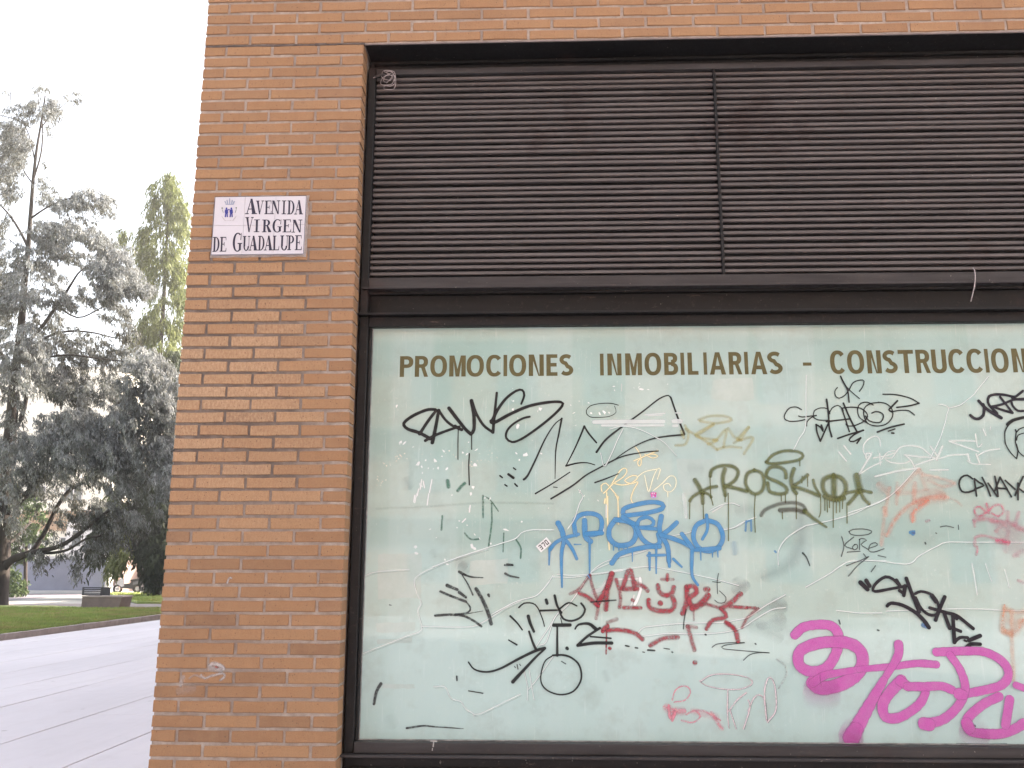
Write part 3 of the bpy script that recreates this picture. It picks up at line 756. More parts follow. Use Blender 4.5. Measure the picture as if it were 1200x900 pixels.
for k in range(60):  # warm flecks; those at the left are painted reflections
    cx, cy, sx, sy = r3.choice([(225, 190, 45, 22), (150, 235, 40, 22), (90, 335, 40, 32), (470, 180, 110, 60), (700, 190, 90, 60), (800, 200, 60, 40)])
    scrap_or_glint('L', r3.gauss(cx, sx * .6), r3.gauss(cy, sy * .6), r3.uniform(2.5, 7.5), r3.uniform(.3, 1), srgb(248, 240, 222, 1.0)[:3], r3.uniform(.5, .95))
for q in ['318,430 312,455 306,485', '305,440 300,480', '395,430 385,500', '350,340 340,400', '360,350 368,390', '415,340 400,420', '330,400 322,440', '660,505 655,545', '630,590 610,610']: fl.stroke('L', 1.6, q, alpha=.8, soft=.3)
for x, y, s_ in [(505, 240, 14), (590, 238, 22), (560, 245, 14), (620, 238, 12), (395, 240, 12), (490, 175, 10), (430, 165, 8), (375, 190, 10), (180, 215, 18), (165, 230, 12), (40, 320, 20), (10, 215, 12), (650, 70, 12), (655, 95, 10),
                 (815, 50, 6), (810, 75, 12), (830, 88, 30), (780, 80, 8), (870, 90, 10), (993, 55, 7), (408, 318, 8), (435, 740, 20), (550, 800, 12), (0, 160, 10), (460, 770, 14)]: scrap_or_glint('B', x, y, s_, r3.uniform(.25, .5))
for x, y, s_ in [(880, 360, 26), (845, 240, 14), (880, 300, 8), (848, 180, 12), (1035, 240, 22), (60, 470, 20), (30, 215, 16), (180, 620, 22), (300, 600, 18), (575, 625, 18), (930, 560, 22), (565, 790, 16), (550, 830, 16), (845, 92, 5)]: scrap_or_glint('A', x, y, s_, .6)
# horizontal reflections painted as pale strips
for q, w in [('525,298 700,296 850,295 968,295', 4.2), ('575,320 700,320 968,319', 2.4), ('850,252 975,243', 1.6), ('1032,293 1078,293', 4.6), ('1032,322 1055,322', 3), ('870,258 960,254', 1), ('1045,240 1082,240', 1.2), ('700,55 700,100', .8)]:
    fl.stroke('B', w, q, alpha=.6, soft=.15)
for q, w, a in [('445,545 580,540', 2.4, .7), ('575,540 578,600 560,660 545,690', 3.2, .9), ('540,640 520,700 480,715', 2, .7), ('300,620 350,600 380,560', 5, .4), ('410,500 470,490', 3, .5), ('360,220 358,270', 2.4, .8), ('250,180 256,250', 1.6, .7), ('378,110 376,180', 1.6, .7), ('830,50 845,180', 4, .35), ('1000,150 1060,112', 1.6, .6)]:
    fl.stroke('F', w, q, alpha=a, soft=.3)
fl.done()['kind'] = 'stuff'
def pale_patch(view, txt, k):
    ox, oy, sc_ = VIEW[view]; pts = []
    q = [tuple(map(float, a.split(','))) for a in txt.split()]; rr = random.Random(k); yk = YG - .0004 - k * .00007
    for i in range(len(q)):                       # slightly wavering edges
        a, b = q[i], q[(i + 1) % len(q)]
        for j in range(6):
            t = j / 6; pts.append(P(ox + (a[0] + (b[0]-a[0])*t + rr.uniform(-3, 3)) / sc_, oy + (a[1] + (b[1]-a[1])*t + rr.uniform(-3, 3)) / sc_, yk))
    mesh_obj('film_and_reflection', pts, [tuple(range(len(pts)))], M_film_reflect, win)
for k, (v_, q) in enumerate([('M', '722,22 930,10 940,130 850,140 730,130 700,122'), ('M', '520,450 720,455 720,640 560,650 530,560'), ('N', '112,32 290,30 290,210 112,215'), ('N', '106,312 265,308 262,345 108,350'), ('N', '110,380 255,372 250,392 110,398'), ('N', '135,556 262,562 264,578 130,574'), ('N', '488,60 640,50 640,150 486,160')]): pale_patch(v_, q, k)  # lower left patches are window reflections painted as pale colour
# faint green, dirty and blue marks
gm = Paint('green_drips', 'thin green runs and a dirty horizontal line on the left of the glass', M_scrub, srgb(70, 150, 120, .55)[:3], .75, .5)
for q, w in [('742,440 742,580', 2), ('797,490 798,560 797,620 778,765', 1.8), ('482,570 476,660', 2), ('875,680 870,800', 1.5), ('955,725 972,750 985,780 982,840', 1.8), ('625,680 645,705 670,722 715,718', 1.8), ('515,345 522,385', 4), ('580,410 600,385 625,362', 3.4), ('760,450 790,470 840,540', 1.4)]:
    gm.stroke('L', w, q)
gm.stroke('L', 2.4, '60,525 200,518 400,510 560,498 720,488 900,486 1190,492', colour=srgb(150, 150, 105, .6)[:3], alpha=.12)
gm.stroke('H', 1.6, '350,165 380,195 360,240', alpha=.0)
gm.done()['kind'] = 'stuff'
# grey and violet ghosts of older tags
gh = Paint('faded_smears', 'faded grey and violet smears of older tags', M_spray, srgb(128, 124, 134, .52)[:3], .34, .85)
for v_, w, q, a in [('E', 9, '690,480 698,560 690,630 660,700 630,745 590,780 480,828', .42), ('E', 13, '890,610 900,690 925,750 965,810 970,880', .14), ('E', 11, '335,442 385,432', .32), ('E', 9, '50,195 100,195', .26),
                    ('E', 26, '560,200 720,240 900,260 1150,290', .16), ('E', 16, '1100,290 1180,330', .18), ('G', 7, '930,150 990,112', .5), ('G', 9, '1060,250 1120,232 1190,228', .42), ('G', 9, '1000,325 1080,355 1170,400', .38), ('G', 7, '1060,330 1190,300', .3), ('G', 9, '940,100 975,140', .3),
                    ('L', 8, '250,345 270,380', .35), ('L', 9, '590,870 620,885', .4), ('L', 6, '420,800 430,820', .25), ('N', 9, '455,85 470,95', .4), ('N', 8, '160,700 175,725', .2), ('F', 7, '480,210 520,250', .25), ('K', 11, '0,5 30,30', .3), ('K', 9, '0,80 20,120', .25),
                    ('G', 5, '225,590 240,630', .3), ('G', 8, '600,60 595,520', .13), ('F', 8, '30,10 60,120', .0)]:
    if a: gh.stroke(v_, w * 1.1, q, alpha=a * .36, soft=.95)
gh.done()['kind'] = 'stuff'
# thick black marker tag
t = Paint('graffiti_tag', 'thick black marker tag with a long looping tail at the upper left of the glass', M_marker, BLK, 1, .22)
for w, q, w2 in [(3.0, '302,240 270,238 230,245 150,280 90,322 80,350 110,378 180,400 240,430 265,445', 3.6), (3, '308,245 250,320 190,412', 3.2), (3.4, '325,245 300,380 280,472', 3.8), (3, '230,458 300,420 400,382 470,360', 2.6), (3, '440,355 465,372 487,382', 3),
                 (2.8, '325,245 370,310 420,352 470,375', 2.6), (3.8, '397,230 450,300 510,375 550,412', 3.4), (3.4, '552,412 572,380 572,280 555,178', 4), (3, '562,195 590,270 640,350 705,400', 2.6), (3.2, '706,400 712,330 720,250 733,122', 2.4),
                 (3.4, '695,330 740,240 800,160 870,108 912,103 926,140 905,200', 2), (3.4, '692,320 702,332 730,325 830,270 960,215 1100,188 1185,188 1192,215 1120,290 1000,385 900,450 840,468 800,440 805,390 850,340 920,300 965,290', 2)]:
    t.stroke('A', w, q, w2=w2)
for w, q in [(.9, '462,380 460,480 460,590'), (1, '558,410 556,450 557,520'), (1.2, '540,550 536,640 540,770'), (1.4, '850,650 866,662'), (1.6, '755,705 772,718'), (2.6, '815,695 850,720'), (1.4, '790,768 805,778'), (1.6, '860,762 877,779')]:
    t.stroke('A', w, q)
t.done()
t = Paint('graffiti_tag', 'thin black slanting letters and underlines right of the thick black tag', M_marker, (0.018, 0.019, 0.02), .92, .3)
for w, q, w2 in [(2.2, '75,665 100,640 150,540 210,410 270,315 318,275', 1), (2.0, '318,275 300,370 280,480 275,660', .6), (1, '345,578 400,470 440,380 462,325', 2), (2, '462,325 490,370 540,430', 1.6), (1.8, '345,578 420,560 480,558 530,572', .9),
                 (.8, '480,250 475,225 500,195 560,180 630,178 680,190', .8), (.8, '480,250 500,265 540,268 620,262 665,235 655,195', .5), (2.2, '540,490 600,410 700,330 830,235 940,150 1000,128 1018,150', 1.3), (1.6, '1015,140 1060,270 1102,375', 2.2),
                 (2, '1100,378 980,390 880,410 780,455 700,505 640,550', .8), (1.6, '150,755 260,690 370,618', 1), (1.8, '250,788 330,740 400,695 470,640 550,595 700,520 850,490 935,483', 1.2), (1.6, '530,685 600,660 680,628', 1), (.9, '265,713 290,716', .7)]:
    t.stroke('B', w, q, w2=w2)
t.done()
# cream
t = Paint('graffiti_tag', 'cream thin-line tag with two long runs above the blue lettering', M_spray, srgb(236, 224, 176, .95)[:3], .95, .4)
for q in ['575,740 570,705 600,688 630,720 655,750 682,782', '600,745 640,690 690,610 722,592 735,612 710,650 650,690 600,740 585,752', '650,690 700,700 760,690 805,650 770,640 720,672 760,692 805,680 778,730 760,790 780,820 812,815',
          '848,640 858,690 875,742 900,660 928,600 948,600 930,662', '905,735 960,690 1010,642 1045,655 1045,710 1010,745 975,732 970,700 1000,690 1015,708', '995,745 996,775', '790,460 812,490 825,530 824,570 810,578 805,548 850,515 900,502 932,515 900,528 850,505', '780,545 850,515 930,480', '800,650 850,615 930,598']:
    t.stroke('B', 1.5, q, colour=srgb(228, 230, 200, .95)[:3] if '8' == q[0] or '9' == q[0] else None)
t.stroke('B', 1.7, '605,750 605,900'); t.stroke('F', 1.8, '385,60 385,200 395,370'); t.stroke('B', 1.6, '678,775 678,800'); t.stroke('F', 1.5, '430,50 445,80 448,220')
t.stroke('B', 2, '595,790 592,815'); t.done()
# thin black GAADOR-like tag
t = Paint('graffiti_tag', 'thin black scribbled tag with loops below the gold word Construccion', M_marker, BLK, .95, .3)
for w, q in [(1.2, '235,300 200,282 150,290 118,335 118,365 150,382 215,380 265,368'), (1.2, '215,345 240,352 300,345 340,342'), (1.1, '272,415 275,385 305,355 340,340'), (1.1, '320,350 325,310 370,288 420,295 435,330'), (1.1, '315,350 350,372 430,375'),
             (1.9, '412,228 425,330 430,420 448,490'), (1.1, '430,330 450,290 490,270 520,290 530,310'), (1.6, '410,384 500,374 580,365'), (1.9, '530,255 580,370 625,455'), (1.6, '518,290 545,370 572,455'), (1.3, '520,290 580,283 650,290 690,320 700,350 670,385 600,415 555,412 550,400'),
             (1.2, '740,268 700,248 655,255 630,290 640,350 690,390'), (1.2, '780,250 720,258 678,290 674,340 700,395 760,415 830,402 875,350 870,295 830,258 775,248'), (1.4, '730,325 760,313 800,325 812,350 795,385 760,392 710,378 685,345'),
             (1.9, '910,238 870,280 850,302 868,315'), (1.2, '868,315 930,305 990,308 1030,338'), (1.3, '808,192 900,195 1000,220 1062,255'), (1.6, '1062,255 1000,272 905,285'), (1.1, '488,145 470,170 475,205 500,220 540,200 570,160'), (1.1, '510,65 540,120 570,160 642,222'), (1.5, '510,65 530,110 560,165 570,248'),
             (1.1, '570,160 600,110 650,92 675,100 665,140 642,172'), (1.7, '338,405 345,460 368,522'), (1.6, '368,522 400,450 425,395'), (1.8, '338,405 370,425 385,450'), (2, '375,410 385,440'), (1.7, '490,503 570,475 672,445'), (1.6, '668,445 600,480 570,515 600,525 652,498'), (1.6, '652,498 625,537'),
             (1.7, '768,458 860,425 957,402'), (1.4, '845,452 892,436'), (1.8, '870,465 884,466')]:
    t.stroke('C', w, q)
t.done()
# white
t = Paint('graffiti_tag', 'white paint-pen tag in quotation marks right of the looped black tag', M_spray, srgb(234, 240, 234, .92)[:3], .66, .4)
for v_, w, q in [('C', 2.2, '500,600 550,660'), ('C', 2.2, '535,555 580,612'), ('C', 1.6, '790,555 785,510 760,487 710,505 672,550 672,600 700,632 730,605'), ('C', 2.4, '640,755 700,655 725,612 690,610 690,640'), ('C', 1.6, '650,750 720,705 800,668'), ('C', 1.6, '740,640 830,625 900,600'), ('C', 1.6, '785,610 790,690'),
                 ('C', 1.6, '800,650 840,600 900,590 870,640 820,640 860,670 950,678 1000,660'), ('C', 2, '900,600 930,565 1000,553 1080,570 1130,610 1190,655'), ('C', 2, '960,618 1000,650 1035,710'), ('C', 2, '960,618 1050,630 1190,640'), ('C', 2, '1040,690 1110,665 1190,640'), ('C', 2.4, '755,770 900,735 1060,710'),
                 ('D', 2.6, '262,715 335,820'), ('D', 2.6, '380,712 320,845'), ('D', 1.8, '350,835 480,798 640,795'), ('D', 2.4, '635,790 655,872'), ('D', 2, '450,658 590,655 720,660'), ('D', 2, '450,662 600,715 740,765'), ('D', 1.8, '712,590 735,720 775,690'), ('D', 2, '790,540 815,600'), ('D', 1.3, '865,515 858,550'),
                 ('D', 2.2, '720,790 752,875'), ('D', 1.8, '735,805 800,768 870,748 950,738'), ('I', 2.2, '570,62 690,60'), ('I', 1.5, '820,0 860,20 975,25'), ('I', 1.4, '850,690 885,895')]:
    t.stroke(v_, w, q)
t.done()
t = Paint('graffiti_tag', 'heavy dark violet-black marker tag at the right edge below Construccion', M_marker, (0.016, 0.014, 0.022), 1, .2)
for w, q, w2 in [(3, '662,400 700,430 745,435 790,400 800,330 790,290', 3), (3, '745,255 830,340 970,425', 3.6), (2.8, '930,380 870,320 838,270 850,210 920,190 1010,195 1100,215 1140,195 1190,155', 2.6), (2.4, '880,312 980,290 1090,245 1200,235', 2.4), (2.4, '960,215 1020,290 1085,375', 2.4), (2.4, '880,312 980,345 1085,375', 2.6), (2.4, '1075,270 1090,310 1140,355 1200,355', 2.4), (2.4, '1080,225 1130,240 1200,238', 3)]:
    t.stroke('D', w, q, w2=w2)
t.done()
t = Paint('graffiti_tag', 'black round scrawl cut by the right edge under the heavy marker tag', M_marker, BLK, .95, .25)
for w, q, w2 in [(3.4, '1035,492 1090,450 1200,420', 3), (1.5, '1042,500 1010,560 1008,640 1020,700 1070,780 1125,835', 1), (1.4, '1125,835 1138,760 1115,670 1122,560', 1.2), (1.4, '1115,545 1125,570 1150,540 1200,520', 1), (1.2, '1125,650 1140,600 1200,578', 1), (1.2, '1125,690 1150,770 1200,812', 1)]:
    t.stroke('D', w, q, w2=w2)
t.done()
# pale yellow
t = Paint('graffiti_tag', 'pale mustard faded tag left of the white tag', M_spray, srgb(206, 192, 110, .75)[:3], .38, .6)
for q in ['640,240 700,220 780,220 820,240 740,258 650,248', '565,270 585,310 570,370 515,378', '570,290 620,320 700,370 740,402', '640,322 725,262 625,322 705,345 745,350 690,372', '720,350 740,345 790,290 775,385', '800,285 830,330 870,350', '830,365 870,340 915,275 850,350 935,335 885,425', '740,400 800,385 870,390', '545,300 560,340']:
    t.stroke('M', 3, q)
t.done()
# olive
OL = srgb(110, 118, 44, .62)[:3]
t = Paint('graffiti_tag', 'olive green spray lettering with long runs and a halo stroke on top', M_spray, OL, .76, .5)
for w, q in [(5, '72,262 95,300 115,340'), (4.4, '115,335 118,398'), (3.6, '42,385 60,360 110,330 155,308 200,300'), (3.2, '112,332 150,345 168,362'), (4, '162,240 170,205 220,180 290,182 325,212 310,260 270,290 245,300'), (4.8, '248,200 235,255 250,350'), (4.2, '245,298 310,310 375,328'),
             (4, '420,205 380,225 368,280 390,325 425,345 465,325 478,270 460,220 420,205'), (3.4, '490,157 530,115 600,92 680,98 705,120 680,145 600,160 520,167 488,158'), (4, '605,250 600,210 560,185 512,190 490,225 500,250 560,275 605,305 608,335 570,345 510,330 498,280'),
             (4.6, '652,197 636,250 645,310 665,340'), (3.6, '732,232 690,270 650,295'), (4, '648,300 720,322 800,355'), (3, '765,262 775,300 805,350'), (5, '885,235 830,258 822,310 850,355 910,372 950,340 955,290 930,252 885,235'), (6.5, '886,250 888,372'), (5, '830,360 890,378 945,368'),
             (7.5, '1020,238 1030,290 1040,325'), (3.6, '960,338 1040,325 1105,335'), (4, '1035,325 1000,370 970,402'), (4, '1040,325 1060,370 1092,402')]:
    t.stroke('E', w, q)
for q in ['42,380 40,490', '120,400 122,490', '160,240 162,300 165,370', '165,360 178,410', '267,340 268,450 268,618', '250,340 248,390', '425,345 420,450 425,568', '686,145 686,180', '602,340 602,395', '577,345 578,385', '665,340 666,490', '808,355 808,450 798,480', '732,240 732,300', '833,370 833,440', '845,370 848,450', '858,370 860,425', '882,370 882,540', '900,380 900,455', '920,375 920,450', '938,370 936,430', '962,405 963,515', '583,450 585,490', '700,240 698,280']:
    t.stroke('E', 1.25, q, alpha=.85, soft=.5)
t.stroke('E', 4, '460,470 480,440 560,405 650,395 705,412 720,440', colour=srgb(100, 88, 60, .5)[:3], alpha=.6)
t.stroke('E', 5, '570,440 650,435 715,450', colour=srgb(96, 84, 58, .5)[:3], alpha=.7); t.stroke('E', 5, '715,445 770,490 842,538', w2=2.5)
t.done()
# KORE
t = Paint('graffiti_tag', 'small thin pencil-like tag with an oval above, above the bold black slanting word', M_marker, (0.05, 0.055, 0.055), .8, .3)
for q in ['975,565 1000,552 1060,550 1108,562 1090,580 1030,588 985,580 975,565', '932,595 945,650 930,710', '1002,597 950,645 1000,668', '1010,640 995,655 1005,672 1025,660 1020,640 1005,642', '1035,612 1050,605 1078,615 1045,640 1088,670', '1037,610 1036,670', '1095,662 1140,645 1130,630 1100,640 1090,675 1120,685 1180,665', '965,685 1040,680', '960,765 1050,730 1092,710 1030,760 972,825', '1060,695 1075,715', '1145,705 1190,715', '1130,765 1105,800']:
    t.stroke('E', 1.0, q)
t.stroke('E', 1.8, '703,690 725,715 745,765', w2=1, colour=BLK); t.stroke('I', 1, '640,443 680,436 728,447'); t.stroke('I', 1.6, '538,548 541,556'); t.stroke('I', 1.2, '610,483 614,486'); t.stroke('I', .9, '760,430 762,460')
t.done()
# gold runs done above; blue
BL = srgb(78, 158, 214, .68)[:3]
t = Paint('graffiti_tag', 'bright blue dripping spray lettering in the middle of the glass', M_spray, BL, .98, .22)
for w, q, w2 in [(6, '95,215 120,265 130,330', 5.5), (4, '47,370 80,330 140,300 215,280', 3.6), (2.6, '45,365 42,460', 1.6), (4.6, '130,320 115,400 118,590', 2), (4, '145,320 180,370 205,425', 3.2), (5, '195,270 190,205 230,165 300,160 345,185 350,240 330,275 270,285', 5), (6, '250,200 255,290 285,322', 6),
                 (5, '260,278 350,272', 5.5), (2.8, '280,310 280,520', 1.6), (2.4, '198,235 204,295', 1.4), (5.6, '430,195 395,250 400,310 450,345 520,335 550,290 545,235 500,205 430,195', 5.6), (5, '480,172 478,135 540,110 640,92 705,103 705,130 640,150 560,163 480,172', 5), (5.4, '475,180 520,210 560,225', 5),
                 (4, '560,230 570,195 620,180 655,205 640,235 580,240', 4), (5, '555,240 590,310 650,348 690,330 682,280', 5), (4, '575,242 680,250', 4), (5.4, '410,450 450,400 530,372 620,355 690,352', 5), (5.6, '700,175 690,260 735,350 745,440', 5), (5, '790,212 750,250 705,285', 5), (5, '700,285 780,310 850,340 890,372', 4.6), (4.6, '820,278 882,362', 5),
                 (2.8, '670,350 670,510', 1.6), (3.4, '630,390 632,490', 2), (4.4, '740,400 748,470', 3), (3, '620,405 720,402', 3), (3, '770,425 820,472', 2), (1.8, '530,380 530,440', 1), (5, '965,197 905,230 888,300 920,360 980,380 1040,350 1060,290 1030,222 965,197', 5), (3.6, '965,168 970,250 940,310', 3), (4.6, '905,372 1040,362', 5),
                 (4.4, '880,380 878,500 890,545 915,578', 2.6), (2, '930,380 932,432', 1.2), (1.8, '1000,380 1000,415', 1), (2, '1030,370 1032,415', 1), (1.4, '190,340 230,340', 1), (2, '450,350 452,375', 1.2), (2, '480,345 480,372', 1), (2, '420,335 420,375', 1), (2, '500,345 502,366', 1), (1.6, '270,520 282,540', 1)]:
    t.stroke('F', w, q, w2=w2)
for q in ['372,505 368,560', '400,500 402,560', '375,505 400,500', '540,680 545,685']: t.stroke('E', 2.4, q, alpha=.6)
t.stroke('E', 6, '300,635 305,690', alpha=.22, soft=.9); t.stroke('I', 4, '440,480 465,475 455,490', alpha=.7); t.stroke('I', 1.6, '455,483 465,485', colour=(0.02, 0.05, .2)); t.stroke('J', 5, '555,450 578,458', alpha=.6, colour=srgb(110, 170, 225, .6)[:3]); t.stroke('J', 1.4, '562,452 566,456', colour=(0.02, 0.05, .2))
t.done()
# red
t = Paint('graffiti_tag', 'half-scrubbed dark red spray lettering below the blue tag', M_scrub, srgb(176, 44, 62, .70)[:3], .95, .45)
for w, q, a in [(3.4, '165,630 220,600 280,520', .6), (3.4, '280,520 300,600 330,690 318,775', .6), (5.6, '325,690 355,640 390,580 410,510', 1), (5.4, '410,510 385,600 375,720', 1), (4.6, '220,625 270,650 330,700', .9), (4, '435,545 460,640 455,710', .7), (5, '470,600 515,490 545,600', .9), (5, '480,600 560,600', .8), (4.6, '540,560 600,590 620,612', .8), (4, '480,710 580,712', .8),
                (3.4, '735,515 735,550', .9), (3, '700,545 770,545', .5), (5, '680,580 690,620 730,640 765,620 772,590', .9), (5, '625,665 632,710 690,730 760,725 778,685 765,650', 1), (5.4, '692,683 696,686', 1), (4, '530,665 535,668', 1), (5.6, '850,590 848,680 825,745', 1), (5.2, '850,588 890,585 907,620 862,660 885,715', 1), (6.4, '880,715 930,690 975,640', 1), (5.4, '958,603 974,603', 1),
                (3.4, '900,700 960,690 1050,715', .7), (5.4, '1050,715 1110,680 1165,630', .95), (3.6, '1105,705 1200,710', .9), (4.4, '1060,725 1080,765 1000,785 965,835', .9), (2, '890,720 890,785', .5)]:
    t.stroke('F', w, q, alpha=a)
for w, q, a in [(4.6, '215,365 260,362 300,360 380,375 430,412', .9), (4.8, '215,360 240,340', 1), (4, '240,320 290,302', .5), (1.8, '235,350 232,490', .8), (4.6, '470,445 540,408 620,400', .75), (4.4, '672,342 690,400 710,470', .7), (3.4, '670,340 722,348', .6), (5, '880,320 930,360 945,420', .95), (5, '711,537 714,539', .9), (3, '965,350 1000,290 1055,245', .6), (3.4, '1000,240 1040,242', .7), (3.4, '250,460 254,461', 1), (3, '210,370 214,371', 1)]:
    t.stroke('G', w, q, alpha=a)
t.done()
# small dark pencil bits
t = Paint('pen_scribbles', 'small thin black pen scribbles around the red lettering', M_marker, (0.03, 0.03, 0.03), .8, .3)
for w, q in [(.8, '840,55 833,100 835,165'), (.8, '808,100 850,105'), (.8, '845,150 880,185 872,212 840,215 820,200'), (.9, '805,455 825,440 850,435 900,430 980,430'), (.9, '980,430 870,445 865,462 930,470 1110,485'), (.9, '975,525 1010,495 1060,484 1115,485'), (1.4, '150,210 285,200'), (1.2, '665,250 655,300 650,355'),
             (1.4, '340,447 356,450'), (1.6, '390,457 402,459'), (1.8, '458,470 494,472'), (1, '430,480 440,482'), (1.4, '588,480 592,482'), (1, '545,460 575,465'), (1.4, '1038,435 1042,438'), (1.6, '768,385 772,388')]: t.stroke('G', w, q)
for w, q in [(1.3, '177,762 178,782'), (1.2, '530,695 535,720'), (1, '545,692 550,700'), (1, '515,705 520,712'), (1, '790,675 815,690')]: t.stroke('H', w, q)
for w, q in [(1.4, '303,90 308,108'), (1.6, '490,138 496,140'), (1.4, '265,210 266,222'), (2, '955,600 962,603')]: t.stroke('K', w, q)
t.stroke('K', 2.6, '875,694 990,696 1115,695', colour=BLK); t.done()['kind'] = 'stuff'
# big worn black tags lower left
t = Paint('graffiti_tag', 'broken black marker strokes fanning out left of the circle tag', M_scrub, (0.014, 0.015, 0.016), 1, .25)
for w, q, w2 in [(3, '190,150 250,178 330,185', 1), (1, '205,165 240,220 270,285', 2), (4, '120,230 180,255', 3), (3.4, '190,270 230,300', 2.6), (2.6, '80,265 150,295 230,325', 2.8), (1.6, '230,325 256,360 240,390 170,402', 2.6), (2.8, '170,402 120,402 50,407', 2.6), (2.6, '170,402 220,410 280,440 320,470', 2.6), (4, '290,250 330,320 360,390 378,455', 4), (.9, '245,395 330,380', .6),
                 (2.6, '460,160 490,175 540,185', 1.6), (1.8, '470,105 505,108', 1.6), (3, '362,285 366,295', 2)]: t.stroke('H', w, q, w2=w2)
t.stroke('N', 3.4, '126,558 108,590 98,640', w2=3); t.stroke('N', 2.2, '230,738 300,728 340,732 460,740', w2=.8); t.stroke('N', 1.5, '432,528 434,545'); t.stroke('N', 1, '160,238 168,240'); t.stroke('L', 2, '880,885 935,888', w2=1); t.done()
t = Paint('graffiti_tag', 'black marker tag ending in a large circle and a hooked tail at the lower left', M_marker, (0.014, 0.015, 0.016), .95, .25)
for w, q, w2 in [(1.5, '540,360 570,335 620,335 650,360 680,430 690,470', 1), (2, '665,378 760,375', 1.8), (2.6, '750,290 765,350 790,390', 2), (1.8, '770,375 830,332 880,350', 1.4), (2, '905,335 928,370 905,415 850,438 800,425 780,385', 2), (3.2, '595,410 606,450 628,500', 2.6), (2, '490,410 530,450 560,490', 1.4), (2, '600,500 620,560 640,605', 2.6), (3, '700,315 706,335', 3), (3.6, '745,463 840,462', 3.4), (1.8, '765,460 765,640', 2.6), (1, '785,420 797,470', .8),
                 (1.6, '870,485 890,460 950,455 990,485', 3.6), (2.4, '1015,480 940,530 885,580', 2.6), (3, '885,582 980,568 1085,568', 3.2), (1.6, '960,530 1080,540', 1.6), (3.4, '822,598 825,601', 3), (1.4, '245,680 280,722 350,737 430,718 540,660 640,612 692,598', 3), (3.6, '505,795 560,735 640,650 690,605', 1.8),
                 (1.2, '740,640 690,680 668,780 700,840 780,870 860,850 905,780 895,700 850,655 800,638 740,640', 2), (1, '245,848 330,862', 1), (1.2, '480,550 528,578', 1.8), (1.4, '1165,583 1180,586', 1.4)]: t.stroke('H', w, q, w2=w2)
t.done()
t = Paint('graffiti_tag', 'bold black slanting marker word in quotation marks above the magenta tag', M_marker, (0.014, 0.012, 0.018), 1, .15)
for w, q, w2 in [(4.4, '155,178 200,222', 4), (4, '192,165 214,200', 3.8), (3, '408,200 360,155 315,142 262,175 235,215 248,235 330,222 445,200', 2.8), (4, '385,165 403,192', 3.6), (3.8, '440,200 432,260', 3.6), (3.4, '405,230 432,250', 3), (3.8, '448,152 480,240 530,365', 3.6), (2.6, '505,250 540,235 600,250 640,290 655,340 640,382 590,382 540,340 508,275', 3), (4.4, '612,262 636,300', 4), (3.8, '693,270 660,350 635,418', 3.6),
                 (3.2, '598,340 700,370 770,390 875,472', 3.4), (3.4, '690,375 725,470', 3.6), (3.6, '745,385 755,560', 3.8), (3, '730,465 795,490', 3.2), (3.2, '755,560 790,530 840,530', 2.8), (3.8, '848,548 920,518', 3.8), (3.4, '830,595 860,572 920,572', 3.4), (3.2, '325,328 350,310 420,322 500,365 560,420 592,465', 4), (2.2, '820,548 832,553', 2), (4, '755,390 770,410', 3)]: t.stroke('J', w, q, w2=w2)
t.done()
t = Paint('graffiti_tag', 'black block-letter tag beginning with a C at the right edge', M_marker, BLK, .95, .25)
for q in ['855,120 820,97 780,112 765,155 785,205 830,210 870,195', '868,130 882,235', '868,120 900,145 930,165 870,190', '920,112 950,170 975,235', '960,150 1020,238', '1005,105 1018,170 1026,238', '1040,110 1005,200', '1040,110 1075,170 1115,240', '1015,182 1085,188', '1075,132 1140,190', '1195,105 1165,170 1140,232', '1160,182 1200,210', '1160,150 1160,260']: t.stroke('I', 1.9, q)
t.done()
t = Paint('graffiti_tag', 'washed-out pink loops under the C block-letter tag', M_scrub, srgb(224, 96, 130, .8)[:3], .6, .8)
for w, q, a in [(2.6, '945,345 905,308 872,318 872,352 900,372 950,345', .8), (2.6, '960,340 1000,300 1045,298 1062,338 1030,372 985,352', .8), (3.4, '950,290 965,350', .8), (3, '860,400 870,440', .5), (5, '870,400 930,385 1000,400 1100,420 1140,440 1200,465', .6), (4, '1090,340 1090,400', .5), (4, '1165,345 1140,430', .5), (3, '870,570 872,520 905,502 960,508 1100,545', .6), (5, '1020,535 1095,545', .9), (2.4, '885,575 888,600 880,630', .8),
                (8, '1000,400 1100,500 1080,600', .25), (10, '1150,440 1160,620', .2), (4, '1010,470 1060,430 1100,480 1060,520 1010,470', .3), (4, '1130,640 1190,600', .3), (3, '1160,800 1190,815', .6)]: t.stroke('I', w, q, alpha=a * .72)
t.done()
t = Paint('graffiti_tag', 'faded orange pointed tag between the olive and the black block-letter tags', M_scrub, srgb(236, 150, 122, .9)[:3], .6, .8)
for w, q, a in [(4, '245,565 262,400 290,240 300,180', .5), (4.6, '280,500 340,390 430,300 520,258 600,240 670,242', .7), (5.6, '455,400 462,340 550,268', .9), (4, '350,220 430,130 500,60', .5), (4, '350,150 345,290', .5), (5, '360,220 470,210 600,200 660,215', .4), (5, '500,60 545,190', .4), (4, '520,90 640,120 740,150 650,172 560,130', .5), (5, '470,150 460,280', .6), (9, '500,280 560,255 670,245', .5), (7, '230,160 270,200', .35), (2.4, '670,240 740,265 780,300', .4), (6, '260,320 275,360', .4)]: t.stroke('I', w, q, alpha=a * .62)
t.stroke('I', 3, '545,405 565,400', colour=srgb(220, 120, 150, .6)[:3], alpha=.5); t.done()
t = Paint('graffiti_tag', 'faded peach tag at the right edge above the magenta letters', M_scrub, srgb(240, 165, 120, .85)[:3], .5, .8)
